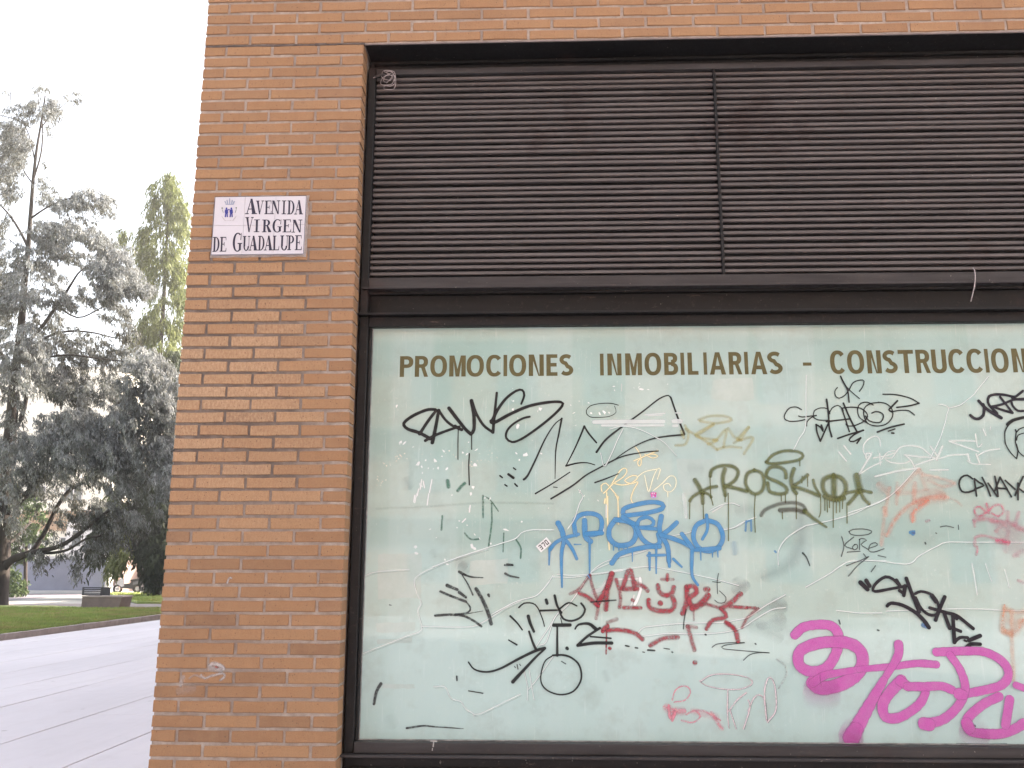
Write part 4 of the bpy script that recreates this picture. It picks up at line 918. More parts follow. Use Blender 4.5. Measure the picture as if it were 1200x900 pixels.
for w, q, a in [(5, '1075,330 1060,480 1120,500', .7), (4, '1120,350 1125,600 1135,800', .6), (6, '1070,480 1130,505 1195,420', .7), (5, '1080,350 1150,370 1195,365', .6), (8, '1090,420 1180,430', .4)]: t.stroke('J', w, q, alpha=a * .65)
t.done()
MG = srgb(212, 98, 184, .78)[:3]
t = Paint('graffiti_tag', 'large soft-edged magenta spray letters at the lower right of the glass', M_spray, MG, .97, .14)
for w, q, w2 in [(9.5, '88,162 130,125 200,112 265,118 300,160 295,230 262,300 215,335 150,335 108,300 115,240 190,205 280,195 360,205 410,245 415,310 375,365 300,405 215,420 175,395', 14), (9, '175,395 230,360 300,345 420,325', 6), (6.5, '400,328 560,315 680,300 775,305', 8), (10, '592,208 588,265 520,380', 7), (8, '520,380 440,520 385,620', 15), (15, '385,620 362,662', 17),
                 (12, '605,382 550,440 515,500 530,560 600,560 690,500 722,440 715,412', 8.5), (11, '600,385 640,412', 9), (9, '635,412 720,412 800,410 850,428', 9), (9, '775,245 900,240 1010,245 1095,290 1125,350 1090,405 980,435 900,448', 9), (8, '840,258 890,330 915,420 885,500 810,570 725,592', 10), (13, '715,592 740,596', 13), (12, '885,448 905,452', 10),
                 (9, '1080,460 1000,500 925,570 935,625 1000,640 1090,640 1160,615 1200,590', 10), (12, '922,590 935,615', 12), (9.5, '1130,475 1110,600', 9), (7, '1160,405 1200,420', 7)]:
    t.stroke('K', w, q, w2=w2)
t.stroke('K', 22, '180,425 210,435 260,425', alpha=.3, soft=.95); t.stroke('K', 22, '350,655 372,660', alpha=.4, soft=.95); t.stroke('K', 16, '920,630 1000,650', alpha=.25, soft=.95)
t.done()
t = Paint('graffiti_tag', 'faint pink and grey ghost tag with a flat oval near the bottom of the glass', M_scrub, srgb(236, 140, 158, .85)[:3], .7, .6)
for w, q, a in [(1.6, '590,740 605,690 640,665 675,670 688,700 660,740 600,752', .7), (7, '555,780 600,800 650,800', .55), (3, '570,770 580,840 610,790 590,850', .8), (2, '640,850 700,862 742,830 720,800', .6), (2, '665,820 700,800 760,800 850,850', .5), (4, '800,810 840,870 860,895', .5), (6, '700,800 830,830', .25)]: t.stroke('G', w, q, alpha=a)
for w, q in [(1.2, '740,640 800,605 900,600 1000,620 1022,650 960,680 860,680 770,660 738,635'), (1.4, '890,690 888,800 895,890'), (1.4, '895,800 940,740 990,700'), (1.4, '900,790 920,850 935,895'), (1.4, '1000,800 1030,730 1060,712 1090,745 1100,850'), (1.6, '1100,850 1088,700 1110,620 1142,655 1150,790 1105,860'), (1.4, '975,895 1010,780 1000,740')]:
    t.stroke('G', w, q, colour=srgb(232, 206, 210, .95)[:3], alpha=.85); t.stroke('G', .7, ' '.join(f"{float(a.split(',')[0])+5},{float(a.split(',')[1])+4}" for a in q.split()), colour=srgb(120, 130, 128, .5)[:3], alpha=.55)
t.stroke('K', 2, '0,280 40,310 45,360 10,420', colour=srgb(205, 212, 208, .6)[:3], alpha=.5)
t.done()
t = Paint('chalk_mark', 'small white T-shaped mark on the sill', M_marker, srgb(200, 196, 190, .7)[:3], .9, .3)
t.y = .1115; VIEW['S'] = (410, 640, 3.46)
for q, w in [('328,790 352,792', 1.3), ('340,792 338,812', 1.3), ('335,820 334,828', .9)]: t.stroke('S', w, q)
t.done()
# smudge on the pier
class _Y: pass
def brick_smudge():
    s = Paint('paint_smudge', 'small white chalky smudge with a red dot low on the brick pier', M_scrub, srgb(214, 204, 200, .7)[:3], .7, .6); s.y = -.0022
    VIEW['X'] = (170, 750, 5.0)
    for w, q, a in [(4, '380,150 400,138 440,150 460,168', .9), (5, '385,165 445,172', .6), (2.6, '330,205 350,225 390,210 455,195 465,215 440,235', .7), (2, '330,220 290,205 260,225', .4), (4, '225,215 210,265', .4), (8, '200,300 280,280', .2)]: s.stroke('X', w, q, alpha=a)
    s.stroke('X', 1.6, '415,158 424,161', colour=srgb(190, 40, 40, .7)[:3], alpha=1)
    VIEW['Y'] = (180, 600, 5.0)
    s.stroke('Y', 2, '432,415 442,388 456,386', alpha=.95)
    o = s.done(); o.parent = building
brick_smudge()

# ================================================================== STICKERS AND LOOSE WIRES
def flat_mat(name, c, rough=.5): return simple(name, c, rough, var=.06, scale=40)
M_white = flat_mat('sticker_white', (.72, .72, .70, 1)); M_black = flat_mat('sticker_ink', (.02, .02, .02, 1)); M_pink = flat_mat('sticker_pink', (.62, .05, .28, 1)); M_lilac = flat_mat('sticker_lilac', (.42, .36, .66, 1))
YQ = YG - .0080
c0 = P(430 + 1130 / 5.4545, 500 + 755 / 5.4545, YQ)
st = empty('sticker', c0, label='tiny white sticker printed 370, tilted, left of the blue lettering', cat='sticker')
def loc(o, root): o.parent = root; return o
def rot2(u, v, a): return (u * math.cos(a) - v * math.sin(a), u * math.sin(a) + v * math.cos(a))
m = MB(); A45 = R(40)
hw, hh = .0345, .0195
m.prism([(*(lambda q: (q[0], 0, q[1]))(rot2(u, v, A45)),) for u, v in ((-hw, -hh), (hw, -hh), (hw, hh), (-hw, hh))], (0, .0006, 0)); loc(m.build('backing', M_white), st)
def digit(segs, ox):
    m = MB()
    for x0, z0, x1, z1 in segs:
        q = [rot2(ox + a * .0135, -.0125 + b * .025, A45) for a, b in ((x0, z0), (x1, z0), (x1, z1), (x0, z1))]
        m.prism([(a, -.0005 - len(m.v) * 1e-6, b) for a, b in q], (0, .0004, 0))
    loc(m.build('digit', M_black), st)
t_ = .26
digit([(0, 1 - .17, 1, 1), (0, .42, 1, .58), (0, 0, 1, .17), (1 - t_, 0, 1, 1)], -.0255)
digit([(0, 1 - .2, 1, 1), (1 - t_, .4, 1, .85), (.45, 0, .45 + t_, .5)], -.0068)
digit([(0, 0, t_, 1), (1 - t_, 0, 1, 1), (0, .83, 1, 1), (0, 0, 1, .17)], .0119)
c1 = P(766, 580, YQ)
st = empty('sticker', c1, label='tiny pink and lilac round sticker just above the blue halo stroke', cat='sticker')
m = MB(); m.prism([(.017 * math.cos(a * .52) * r3.uniform(.8, 1.1), 0, .017 * math.sin(a * .52) * r3.uniform(.8, 1.1)) for a in range(12)], (0, .0006, 0)); loc(m.build('backing', M_lilac), st)
m = MB(); m.box(-.015, .014, -.0006, -.0002, .003, .012); m.box(-.012, -.006, -.0009, -.0005, -.010, .006); m.box(-.002, .012, -.0010, -.0007, -.004, .001); m.box(.004, .010, -.0013, -.0011, -.011, -.002); loc(m.build('print', M_pink), st)
m = MB(); m.box(-.010, -.004, -.0016, -.0014, .005, .010); m.box(.0, .006, -.0016, -.0014, .005, .010); m.box(-.005, .001, -.0016, -.0014, -.009, -.005); loc(m.build('lettering', M_white), st)

M_wire = simple('pale_wire', (.40, .34, .33, 1), .55, var=.3, scale=60)
M_wire2 = simple('dark_cable', (.05, .04, .04, 1), .6)
def Cc(x, y, Y): return P(425 + x / 17.14, 70 + y / 17.14, Y)
cb = empty('coiled_cable', Cc(520, 420, .11), label='small tangle of pale wire hanging at the top left corner of the louvre', cat='cable')
def wire(name, pts, r_, mat, root, sub=6):
    pts = [Vector(p) for p in pts]; q = [pts[0] * 2 - pts[1]] + pts + [pts[-1] * 2 - pts[-2]]; out = []
    for i in range(1, len(q) - 2):
        for j in range(sub):
            t = j / sub; a, b, c, d = q[i-1:i+3]
            out.append(.5 * (2*b + (c - a)*t + (2*a - 5*b + 4*c - d)*t*t + (3*b - a - 3*c + d)*t**3))
    out.append(pts[-1])
    m = MB().tube([p - Vector(root.location) for p in out], r_, 6); o = m.build(name, mat, None, True); o.parent = root; return o
yy = lambda i: .112 - .012 * math.sin(i * 1.7)
w1 = [(420, 225), (560, 225), (640, 260), (665, 400), (660, 500), (620, 590), (520, 600), (430, 585), (450, 520), (560, 530), (640, 470), (620, 300), (560, 235), (470, 250)]
wire('wire', [Cc(x, y, yy(i)) for i, (x, y) in enumerate(w1)], .0019, M_wire, cb)
w2_ = [(430, 240), (530, 290), (600, 360), (480, 450), (420, 420), (460, 330), (560, 310), (640, 320), (600, 470), (500, 510), (380, 500), (365, 430), (420, 350), (500, 300), (610, 250)]
wire('wire', [Cc(x, y, yy(i + 3) - .004) for i, (x, y) in enumerate(w2_)], .0017, M_wire, cb)
w3_ = [(480, 470), (560, 380), (610, 300), (640, 250), (560, 215), (420, 222), (380, 330), (440, 390), (560, 420)]
wire('wire', [Cc(x, y, yy(i + 5)) for i, (x, y) in enumerate(w3_)], .0015, M_wire, cb)
wire('sheath', [Cc(240, 340, .117), Cc(300, 330, .113), Cc(380, 300, .112), Cc(470, 330, .113), Cc(540, 370, .113)], .007, M_wire2, cb)
wire('cable_end', [Cc(215, 362, .117), Cc(245, 350, .114), Cc(285, 318, .113)], .0032, M_wire, cb)
lw = empty('loose_wire', P(1141, 318, .09), label='short loose pale wire hanging out of the louvre over the dark channel at the right', cat='wire')
wire('wire', [P(1060 + x / 8.18, 290 + y / 8.18, Yw) for x, y, Yw in ((655, 195, .13), (672, 225, .094), (678, 290, .085), (672, 360, .080), (655, 440, .078), (636, 518, .078))], .0026, M_wire, lw)

# ================================================================== GROUND
def st_(o, kind='structure'): o['kind'] = kind; return o
M_ground = simple('far_ground', (.30, .29, .28, 1), .95, var=.15, scale=.6)
g = MB(); g.add([(-600, -200, -.02), (600, -200, -.02), (600, 900, -.02), (-600, 900, -.02)], [(0, 1, 2, 3)])
st_(g.build('ground', M_ground))
def paving_mat():
    m, nt, b = mat_new('pale_paving')
    pos = wpos(nt)
    n1 = noise(nt, .45, 5, .6, scaled(nt, pos, (1, .35, 1)))
    c = ramp(nt, n1, [(.32, (.60, .58, .62, 1)), (.55, (.68, .655, .70, 1)), (.75, (.74, .715, .74, 1))])
    tr = noise(nt, 1.6, 4, .55, scaled(nt, pos, (3, .12, 1)))
    c = mix(nt, ramp(nt, tr, [(.5, 0.0), (.72, .35)]), c, (.52, .49, .52, 1))
    sp = noise(nt, 40, 4, .7, pos)
    c = mix(nt, ramp(nt, sp, [(.6, 0.0), (.8, .3)]), c, (.36, .34, .35, 1))
    gum = N(nt, 'ShaderNodeTexVoronoi'); gum.inputs['Scale'].default_value = 1.7; nt.links.new(pos, gum.inputs['Vector'])
    c = mix(nt, ramp(nt, gum.outputs['Distance'], [(.035, .55), (.06, 0.0)]), c, (.25, .23, .24, 1))
    st2 = noise(nt, 3.5, 6, .7, pos)
    c = mix(nt, ramp(nt, st2, [(.52, 0.0), (.7, .25)]), c, (.50, .47, .49, 1))
    isl = N(nt, 'ShaderNodeObjectInfo').outputs['Random']
    c = mix(nt, mth(nt, 'MULTIPLY', isl, .08), c, (.42, .40, .43, 1))
    nt.links.new(c, b.inputs['Base Color']); b.inputs['Roughness'].default_value = .7
    bump(nt, b, sp, .2, .002); return m
M_pave = paving_mat()
pv = MB(); pv.add([(-12.6, -30, -.012), (20, -30, -.012), (20, 70, -.012), (-12.6, 70, -.012)], [(0, 1, 2, 3)])
pave = st_(pv.build('pavement', simple('joint_sand', (.36, .335, .36, 1), .95)))
xs = [-1.86, -2.92, -3.98, -5.10, -6.46, -7.42, -8.52, -9.55, -10.6, -11.6, -12.48]
for a, b_ in zip(xs, xs[1:]):
    L = 3.3; wv = a - b_
    mm = MB().box(-wv/2 + .008, wv/2 - .008, -L/2 + .002, L/2 - .002, -.03, 0, .003); mesh0 = None
    off = rnd.uniform(0, 3)
    for i in range(14):
        y = -4.5 + off + i * L
        if mesh0 is None: o = mm.build('paving_slab', M_pave, pave); mesh0 = o.data
        else: o = share('paving_slab', mesh0, parent=pave)
        o.location = ((a + b_) / 2, y, rnd.uniform(-.002, 0))
pv2 = MB(); pv2.box(-1.85, 20, -30, .0, -.03, -.001); pv2.box(-12.48, -1.86, -30, -6.4, -.03, -.001); st_(pv2.build('forecourt', M_pave))

# kerb and lawns
def kx(Y): return -12.50 - (Y - 16.3) * .0336      # foot of the kerb
M_kerb = simple('kerb_stone', (.30, .26, .245, 1), .9, var=.2, scale=4, bmp=.3)
kroot = empty('kerb', (0, 0, 0), kind='structure')
ea_y = G(188, 714.5, .125).y + .3
Y = 6.0
while Y < ea_y:
    m = MB(); L = 0.98
    x0, x1 = kx(Y), kx(Y + L)
    m.prism([(x0, Y + .008, -.03), (x0 - .14, Y + .008, -.03), (x1 - .14, Y + L - .008, -.03), (x1, Y + L - .008, -.03)], (0, 0, .165 + rnd.uniform(-.004, .004)))
    m.build('kerb_stone', M_kerb, kroot); Y += L
def lawn_mat():
    m, nt, b = mat_new('lawn_grass'); pos = wpos(nt)
    c = ramp(nt, noise(nt, .8, 6, .65, pos), [(.3, (.20, .26, .07, 1)), (.5, (.28, .36, .09, 1)), (.7, (.38, .40, .14, 1))])
    isl = N(nt, 'ShaderNodeNewGeometry').outputs['Random Per Island']
    c = mix(nt, mth(nt, 'MULTIPLY', isl, .5), c, (.33, .44, .12, 1))
    c = mix(nt, ramp(nt, noise(nt, .55, 5, .65, pos), [(.48, 0.0), (.62, .65)]), c, (.40, .30, .16, 1))
    c = mix(nt, ramp(nt, noise(nt, 2.3, 4, .6, pos), [(.5, 0.0), (.7, .5)]), c, (.13, .20, .05, 1))
    nt.links.new(c, b.inputs['Base Color']); b.inputs['Roughness'].default_value = .8
    bump(nt, b, noise(nt, 14, 5, .7, pos), 1, .05); return m
M_lawn = lawn_mat()
def poly_sheet(name, pts, z, mat, th=.1):
    m = MB(); m.prism([(x, y, z - th) for x, y in pts], (0, 0, th)); return st_(m.build(name, mat))
YE = 32.0
ea, eb, ec = G(188, 714.5, .125), G(130, 713.2, .125), G(60, 709.5, .125)
poly_sheet('lawn', [(kx(6) - .145, 6), (kx(ea.y) - .145, ea.y), (ea.x, ea.y + .1), (eb.x, eb.y + .3), (ec.x, ec.y), (-48, ec.y + 1), (-48, 6)], .125, M_lawn, .14)
G1 = [G(q[0], q[1]) for q in ((136, 709), (194, 708.6), (194, 698), (150, 697.5))]
lawn2 = [(-19.6, 39.4), (-14.5, 39.4), (-16, 56), (-30, 57.5)]
poly_sheet('lawn_strip', lawn2, .10, M_lawn, .1)
M_path = simple('path_gravel', (.20, .172, .170, 1), .95, var=.12, scale=1.5)
M_road = simple('road_asphalt', (.17, .152, .178, 1), .9, var=.12, scale=.8)
poly_sheet('path', [(-13.0, 30), (-14.2, 39.3), (-28, 39.3), (-50, 39.3), (-50, 30)], -.004, M_path, .01)
poly_sheet('road', [(-28, 40), (-60, 40), (-60, 56), (-30.4, 56)], -.006, M_road, .01)
def grass_tufts(name, n, fn, z, seed, hh=(.04, .09)):
    r = random.Random(seed); v = []; f = []
    for i in range(n):
        x, y = fn(r); h = r.uniform(*hh); w = r.uniform(.012, .03); a = r.uniform(0, 6.28); dx, dy = math.cos(a) * w, math.sin(a) * w; lx, ly = r.uniform(-.03, .03), r.uniform(-.03, .03)
        b = len(v); v += [(x - dx, y - dy, z), (x + dx, y + dy, z), (x + lx, y + ly, z + h)]; f.append((b, b+1, b+2))
    o = mesh_obj(name, v, f, M_lawn); o['kind'] = 'stuff'; tag(o, 'short green lawn grass behind the kerb', 'grass' ); return o
def near_lawn(r):
    Y = 12 + 19.5 * r.random() ** .8; X = kx(Y) - .15 - r.random() ** 1.4 * (13 if Y > 24 else 9); return X, Y
tag(grass_tufts('grass', 60000, near_lawn, .12, 5), 'short green lawn grass between the kerb and the cedar')
def far_lawn(r):
    Y = 39.6 + 16 * r.random(); return -14.6 - (Y - 39) * .08 - r.random() * (5 + (Y - 39.6) * .5), Y
tag(grass_tufts('grass', 14000, far_lawn, .095, 6, (.05, .11)), 'bright green grass strip beyond the concrete bench')

# ================================================================== FAR BUILDINGS
M_grey = simple('blue_grey_render', (.26, .27, .345, 1), .9, var=.12, scale=.8)
M_cream = simple('cream_render', (.82, .77, .68, 1), .9, var=.06, scale=.4)
M_tan = simple('orange_brick_far', (.40, .26, .17, 1), .9, var=.15, scale=3)
M_offw = simple('white_render', (.62, .60, .61, 1), .9, var=.04, scale=.5)
M_redb = simple('pale_red_brick_far', (.24, .165, .14, 1), .9, var=.15, scale=2)
M_opp = simple('opposite_brick', (.30, .20, .15, 1), .9, var=.1, scale=.5)
M_opp2 = simple('balcony_concrete', (.20, .16, .135, 1), .9)
M_win = simple('far_window_glass', (.10, .11, .12, 1), .12)
M_dark = simple('far_dark_metal', (.05, .05, .055, 1), .5)
YW = 57.0
a0, a1 = P(-60, 697, YW), P(122, 650, YW)
bw = empty('garden_wall', (a0.x, YW, 0), label='long blue-grey rendered wall behind the cedar trunk', cat='wall')
m = MB(); m.box(a0.x, P(124, 680, YW).x, YW, YW + .5, 0, P(60, 655, YW).z); m.build('wall_panel', M_grey, bw).matrix_parent_inverse = Matrix.Translation(-bw.location)
m = MB(); m.box(a0.x, P(124, 680, YW).x, YW - .05, YW + .55, P(60, 655, YW).z, P(60, 652, YW).z); m.build('coping', M_offw, bw).matrix_parent_inverse = Matrix.Translation(-bw.location)
m = MB(); m.box(a0.x, P(124, 680, YW).x, YW - .5, YW - .002, 0, .22); m.build('plinth', M_offw, bw).matrix_parent_inverse = Matrix.Translation(-bw.location)
q0, q1 = P(123.5, 680, YW), P(128, 680, YW)
m = MB(); m.box(q0.x, q1.x, YW - .1, YW + .6, 0, P(126, 640, YW).z, .05); pil = m.build('gate_pillar', M_offw); tag(pil, 'tall narrow white pillar at the right end of the blue-grey wall', 'pillar')
def bldg(name, label, x0, x1, y0, y1, z1, mat):
    r = empty(name, ((x0 + x1) / 2, y0, 0), label=label, cat='building')
    m = MB(); m.box(x0, x1, y0, y1, 0, z1); o = m.build('wall', mat); o.parent = r; o.matrix_parent_inverse = Matrix.Translation(-r.location); return r
def bpart(r, name, mat, *bx, bev=0):
    m = MB(); m.box(*bx, bev); o = m.build(name, mat); o.parent = r; o.matrix_parent_inverse = Matrix.Translation(-r.location); return o
Y2 = 64
b2 = bldg('brick_outbuilding', 'low pale red brick building with a white base right of the white pillar', P(124, 680, Y2).x, P(139, 680, Y2).x, Y2, Y2 + 6, P(130, 640, Y2).z, M_redb)
bpart(b2, 'plinth', M_offw, P(124, 680, Y2).x - .05, P(139, 680, Y2).x + .05, Y2 - .06, Y2 - .002, 0, P(130, 686.5, Y2).z)
bpart(b2, 'downpipe', M_offw, P(137, 680, Y2).x, P(138, 680, Y2).x, Y2 - .2, Y2 - .065, 0, P(130, 641, Y2).z)
Y3 = 68
b3 = bldg('garage_building', 'bright white low garage behind the scooter', P(139.5, 680, Y3).x, P(205, 680, Y3).x, Y3, Y3 + 8, P(160, 655, Y3).z, M_offw)
bpart(b3, 'garage_door', simple('garage_door_paint', (.50, .44, .42, 1), .7), P(162, 680, Y3).x, P(176, 680, Y3).x, Y3 - .04, Y3 - .002, .0, P(165, 673, Y3).z)
bpart(b3, 'parapet', M_offw, P(139.5, 680, Y3).x - .1, P(205, 680, Y3).x, Y3 - .15, Y3 + 8.1, P(160, 655, Y3).z + .002, P(160, 652.5, Y3).z)
Y4 = 80
X4a, X4b = P(-70, 600, Y4).x, P(128, 600, Y4).x
b4 = bldg('apartment_block', 'tall cream apartment block with orange brick bands glimpsed through the cedar', X4a, X4b, Y4, Y4 + 12, P(60, 430, Y4).z, M_cream)
zt = lambda y: P(60, y, Y4).z
for ya, yb in ((622, 599),): bpart(b4, 'brick_band', M_tan, X4a - .05, X4b + .05, Y4 - .35, Y4 - .003, zt(ya), zt(yb))
for ya, yb in ((648, 628), (592, 568)):
    x = X4a + 1.2
    while x < X4b - 2.5:
        w = bpart(b4, 'window', M_win, x, x + 1.6, Y4 - .03, Y4 - .003, zt(ya) + .4, zt(yb) - .2)
        m = MB(); 
        for bx in ((x - .08, x, 0), (x + 1.6, x + 1.68, 0), (x + .76, x + .84, 0)): m.box(bx[0], bx[1], Y4 - .09, Y4 - .031, zt(ya) + .32, zt(yb) - .12)
        m.box(x, x + 1.6, Y4 - .085, Y4 - .032, zt(yb) - .2, zt(yb) - .12)
        o = m.build('frame', M_offw); o.parent = w
        x += 3.6
b5 = bldg('corner_house', 'white rendered house above the bench half hidden by hanging cedar twigs', P(76, 640, 72).x, P(112, 640, 72).x, 72, 78, P(90, 606, 72).z, M_offw)
bpart(b5, 'roof', M_tan, P(74, 640, 72).x, P(114, 640, 72).x, 71.7, 78.3, P(90, 606, 72).z + .002, P(90, 600, 72).z)
bpart(b5, 'window', M_win, P(84, 640, 72).x, P(94, 640, 72).x, 71.96, 71.998, P(90, 640, 72).z, P(90, 622, 72).z)

# building across the street behind the camera: it lights and is mirrored in the shop window
b6 = bldg('opposite_building', 'brown apartment house across the street, seen only mirrored in the shop glass', -16, 24, -40, -28, 19, M_opp)
for fl_ in range(5):
    for i in range(12):
        x = -14.5 + i * 3.2; z = 1.2 + fl_ * 3.2
        w = bpart(b6, 'window', M_win, x, x + 1.5, -27.998, -27.96, z, z + 1.5)
    bpart(b6, 'balcony_slab', M_opp2, -15.5, 23.5, -27.95, -26.9, fl_ * 3.2 + 3.35, fl_ * 3.2 + 3.5)

# ================================================================== BENCH
YB = G(118, 712.8, .125).y
bl, br = P(93, 705, YB).x, P(143, 705, YB).x
ztop_ = P(110, 698.5, YB).z
bench = empty('concrete_bench', ((bl + br) / 2, YB, 0), label='concrete block bench with a dark slatted backrest beyond the lawn', cat='bench')
M_conc = simple('bench_concrete', (.18, .14, .13, 1), .9, var=.15, scale=4, bmp=.3)
def bb(o): o.parent = bench; o.matrix_parent_inverse = Matrix.Translation(-bench.location); return o
m = MB()
zt_ = P(118, 700, YB).z; tl, tr_ = P(96.5, 700, YB).x, P(143, 700, YB).x; ll, lr = P(95, 712, YB).x, P(139, 712, YB).x; far_l = P(80, 700, YB + 1.6).x
v = [(ll, YB, .1), (lr, YB, .1), (tr_, YB, zt_), (tl, YB, zt_), (ll - .4, YB + 2.1, .0), (lr, YB + .9, .0), (tr_, YB + .9, zt_), (tl - .45, YB + 2.1, zt_ - .02)]
m.add(v, [(0, 1, 2, 3), (1, 5, 6, 2), (5, 4, 7, 6), (4, 0, 3, 7), (3, 2, 6, 7), (4, 5, 1, 0)]); bb(m.build('seat_block', M_conc))
m = MB(); m.prism([(tl - .03, YB - .03, zt_ + .003), (tr_ + .03, YB - .03, zt_ + .003), (tr_ + .03, YB + .93, zt_ + .003), (tl - .48, YB + 2.15, zt_ - .017)], (0, 0, .05)); bb(m.build('seat_slab', simple('bench_top', (.34, .29, .28, 1), .85, var=.1)))
r0, r1, rm = P(97.5, 692, YB + .5).x, P(128.5, 692, YB + .5).x, P(119, 692, YB + .5).x
zb0, zb1 = zt_ + .055, P(110, 688, YB + .5).z
M_bslat = simple('bench_metal', (.03, .028, .035, 1), .5)
for x in (r0, rm, r1): m = MB(); m.box(x - .03, x + .03, YB + .47, YB + .53, zb0, zb1, .005); bb(m.build('post', M_bslat))
n = 5
for i in range(n):
    z = zb0 + .03 + i * (zb1 - zb0 - .05) / (n - 1)
    m = MB(); m.box(r0 + .031, rm - .031, YB + .48, YB + .515, z - .028, z + .016, .004); bb(m.build('slat', M_bslat))
for i in range(8):
    x = rm + .045 + i * (r1 - rm - .09) / 7
    m = MB(); m.box(x - .014, x + .014, YB + .48, YB + .515, zb0 + .005, zb1 - .005); bb(m.build('slat', M_bslat))

# ================================================================== SCOOTER
YS_ = 61.0
sp = P(149, 697, YS_)
sco = empty('motor_scooter', (sp.x, YS_, 0), label='black and white scooter with a tall screen parked by the second lawn', cat='scooter')
sco.rotation_euler = (0, 0, R(28)); K = 1.04; sco.scale = (K, K, K)
M_blk = simple('scooter_black', (.02, .02, .025, 1), .3); M_wht = simple('scooter_white', (.75, .75, .76, 1), .3); M_tyre = simple('tyre_rubber', (.02, .02, .02, 1), .8); M_rim = simple('rim_metal', (.45, .45, .47, 1), .35, metal=.6)
def sb(o): o.parent = sco; return o
def wheel(x):
    m = MB(); n = 20; pts = [(x + .24 * math.cos(2*math.pi*i/n), 0, .25 + .24 * math.sin(2*math.pi*i/n)) for i in range(n + 1)]; m.tube(pts, .075, 8, False)
    w = sb(m.build('wheel', M_tyre, None, True))
    m = MB(); m.prism([(x + .13 * math.cos(2*math.pi*i/12), -.03, .25 + .13 * math.sin(2*math.pi*i/12)) for i in range(12)], (0, .06, 0)); o = m.build('rim', M_rim); o.parent = w
wheel(-.64); wheel(.62)
m = MB(); m.prism([(-.52, -.13, .30), (.30, -.13, .24), (.62, -.13, .52), (.95, -.13, .78), (.80, -.13, .86), (.25, -.13, .80), (.10, -.13, .60), (-.40, -.13, .56)], (0, .26, 0)); sb(m.build('body', M_blk))
m = MB(); m.prism([(-.60, -.15, .50), (-.42, -.15, .38), (-.25, -.15, .42), (-.30, -.15, .95), (-.42, -.15, 1.05), (-.58, -.15, .85), (-.80, -.15, .62)], (0, .30, 0)); sb(m.build('leg_shield', simple('shield_paint', (.36, .36, .38, 1), .3)))
m = MB(); m.prism([(.12, -.15, .74), (.70, -.15, .80), (.98, -.15, .88), (.95, -.15, .95), (.60, -.15, .94), (.15, -.15, .86)], (0, .30, 0)); sb(m.build('saddle', M_blk))
m = MB(); m.prism([(.30, -.14, .50), (.72, -.14, .58), (.98, -.14, .80), (.70, -.14, .79), (.28, -.14, .72)], (0, -.02, 0)); sb(m.build('side_panel', simple('scooter_grey', (.10, .10, .11, 1), .3)))
m = MB(); m.prism([(-.46, -.20, 1.02), (-.40, -.20, 1.02), (-.22, -.20, 1.55), (-.27, -.20, 1.55)], (0, .40, 0)); sb(m.build('windscreen', simple('windscreen_plastic', (.20, .22, .25, 1), .2)))
m = MB(); m.tube([(-.33, -.34, 1.06), (-.42, 0, 1.04), (-.33, .34, 1.06)], .025, 6); m.tube([(-.36, -.25, 1.06), (-.30, -.30, 1.28)], .012, 5); m.box(-.33, -.27, -.38, -.26, 1.26, 1.36, .01); sb(m.build('handlebar', M_blk))
m = MB(); m.prism([(-.86, -.07, .46), (-.64, -.07, .56), (-.42, -.07, .48), (-.42, -.07, .43), (-.64, -.07, .50), (-.84, -.07, .42)], (0, .14, 0)); sb(m.build('mudguard', M_blk))
m = MB(); m.tube([(-.44, 0, .95), (-.55, 0, .6), (-.64, 0, .25)], .03, 6); m.tube([(.2, .12, .3), (.62, .14, .26), (.85, .14, .34)], .045, 7); sb(m.build('fork_and_exhaust', M_blk))

# ================================================================== TREES
def bark_mat(name, c):
    m, nt, b = mat_new(name); pos = wpos(nt)
    n_ = noise(nt, 6, 6, .7, scaled(nt, pos, (2.5, 2.5, .6)))
    nt.links.new(ramp(nt, n_, [(.35, tuple(q * .55 for q in c[:3]) + (1,)), (.65, c)]), b.inputs['Base Color'])
    b.inputs['Roughness'].default_value = .95; bump(nt, b, n_, .8, .03); return m
def leaf_mat(name, stops, trans=.35, zt=None):
    m, nt, b = mat_new(name)
    isl = N(nt, 'ShaderNodeNewGeometry').outputs['Random Per Island']
    a = N(nt, 'ShaderNodeAttribute', attribute_name='paint').outputs['Fac']
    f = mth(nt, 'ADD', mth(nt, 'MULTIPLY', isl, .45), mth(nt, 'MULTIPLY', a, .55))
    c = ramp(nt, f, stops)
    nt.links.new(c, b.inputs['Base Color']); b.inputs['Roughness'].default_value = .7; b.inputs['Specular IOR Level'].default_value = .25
    t = N(nt, 'ShaderNodeBsdfTranslucent'); nt.links.new(c, t.inputs['Color'])
    mx = N(nt, 'ShaderNodeMixShader'); mx.inputs[0].default_value = trans
    nt.links.new(b.outputs[0], mx.inputs[1]); nt.links.new(t.outputs[0], mx.inputs[2])
    nt.links.new(mx.outputs[0], nt.nodes['Material Output'].inputs['Surface']); return m
M_bark = bark_mat('cedar_bark', (.040, .030, .027, 1)); M_bark2 = bark_mat('conifer_bark', (.055, .038, .032, 1))
M_cedar = leaf_mat('silver_cedar_needles', [(0.0, (.055, .045, .032, 1)), (.25, (.085, .085, .068, 1)), (.5, (.155, .165, .162, 1)), (.75, (.265, .278, .29, 1)), (1.0, (.43, .435, .435, 1))])
M_deo = leaf_mat('green_conifer_needles', [(0.0, (.06, .065, .025, 1)), (.35, (.10, .12, .045, 1)), (.65, (.17, .195, .075, 1)), (1.0, (.28, .29, .13, 1))], .45)
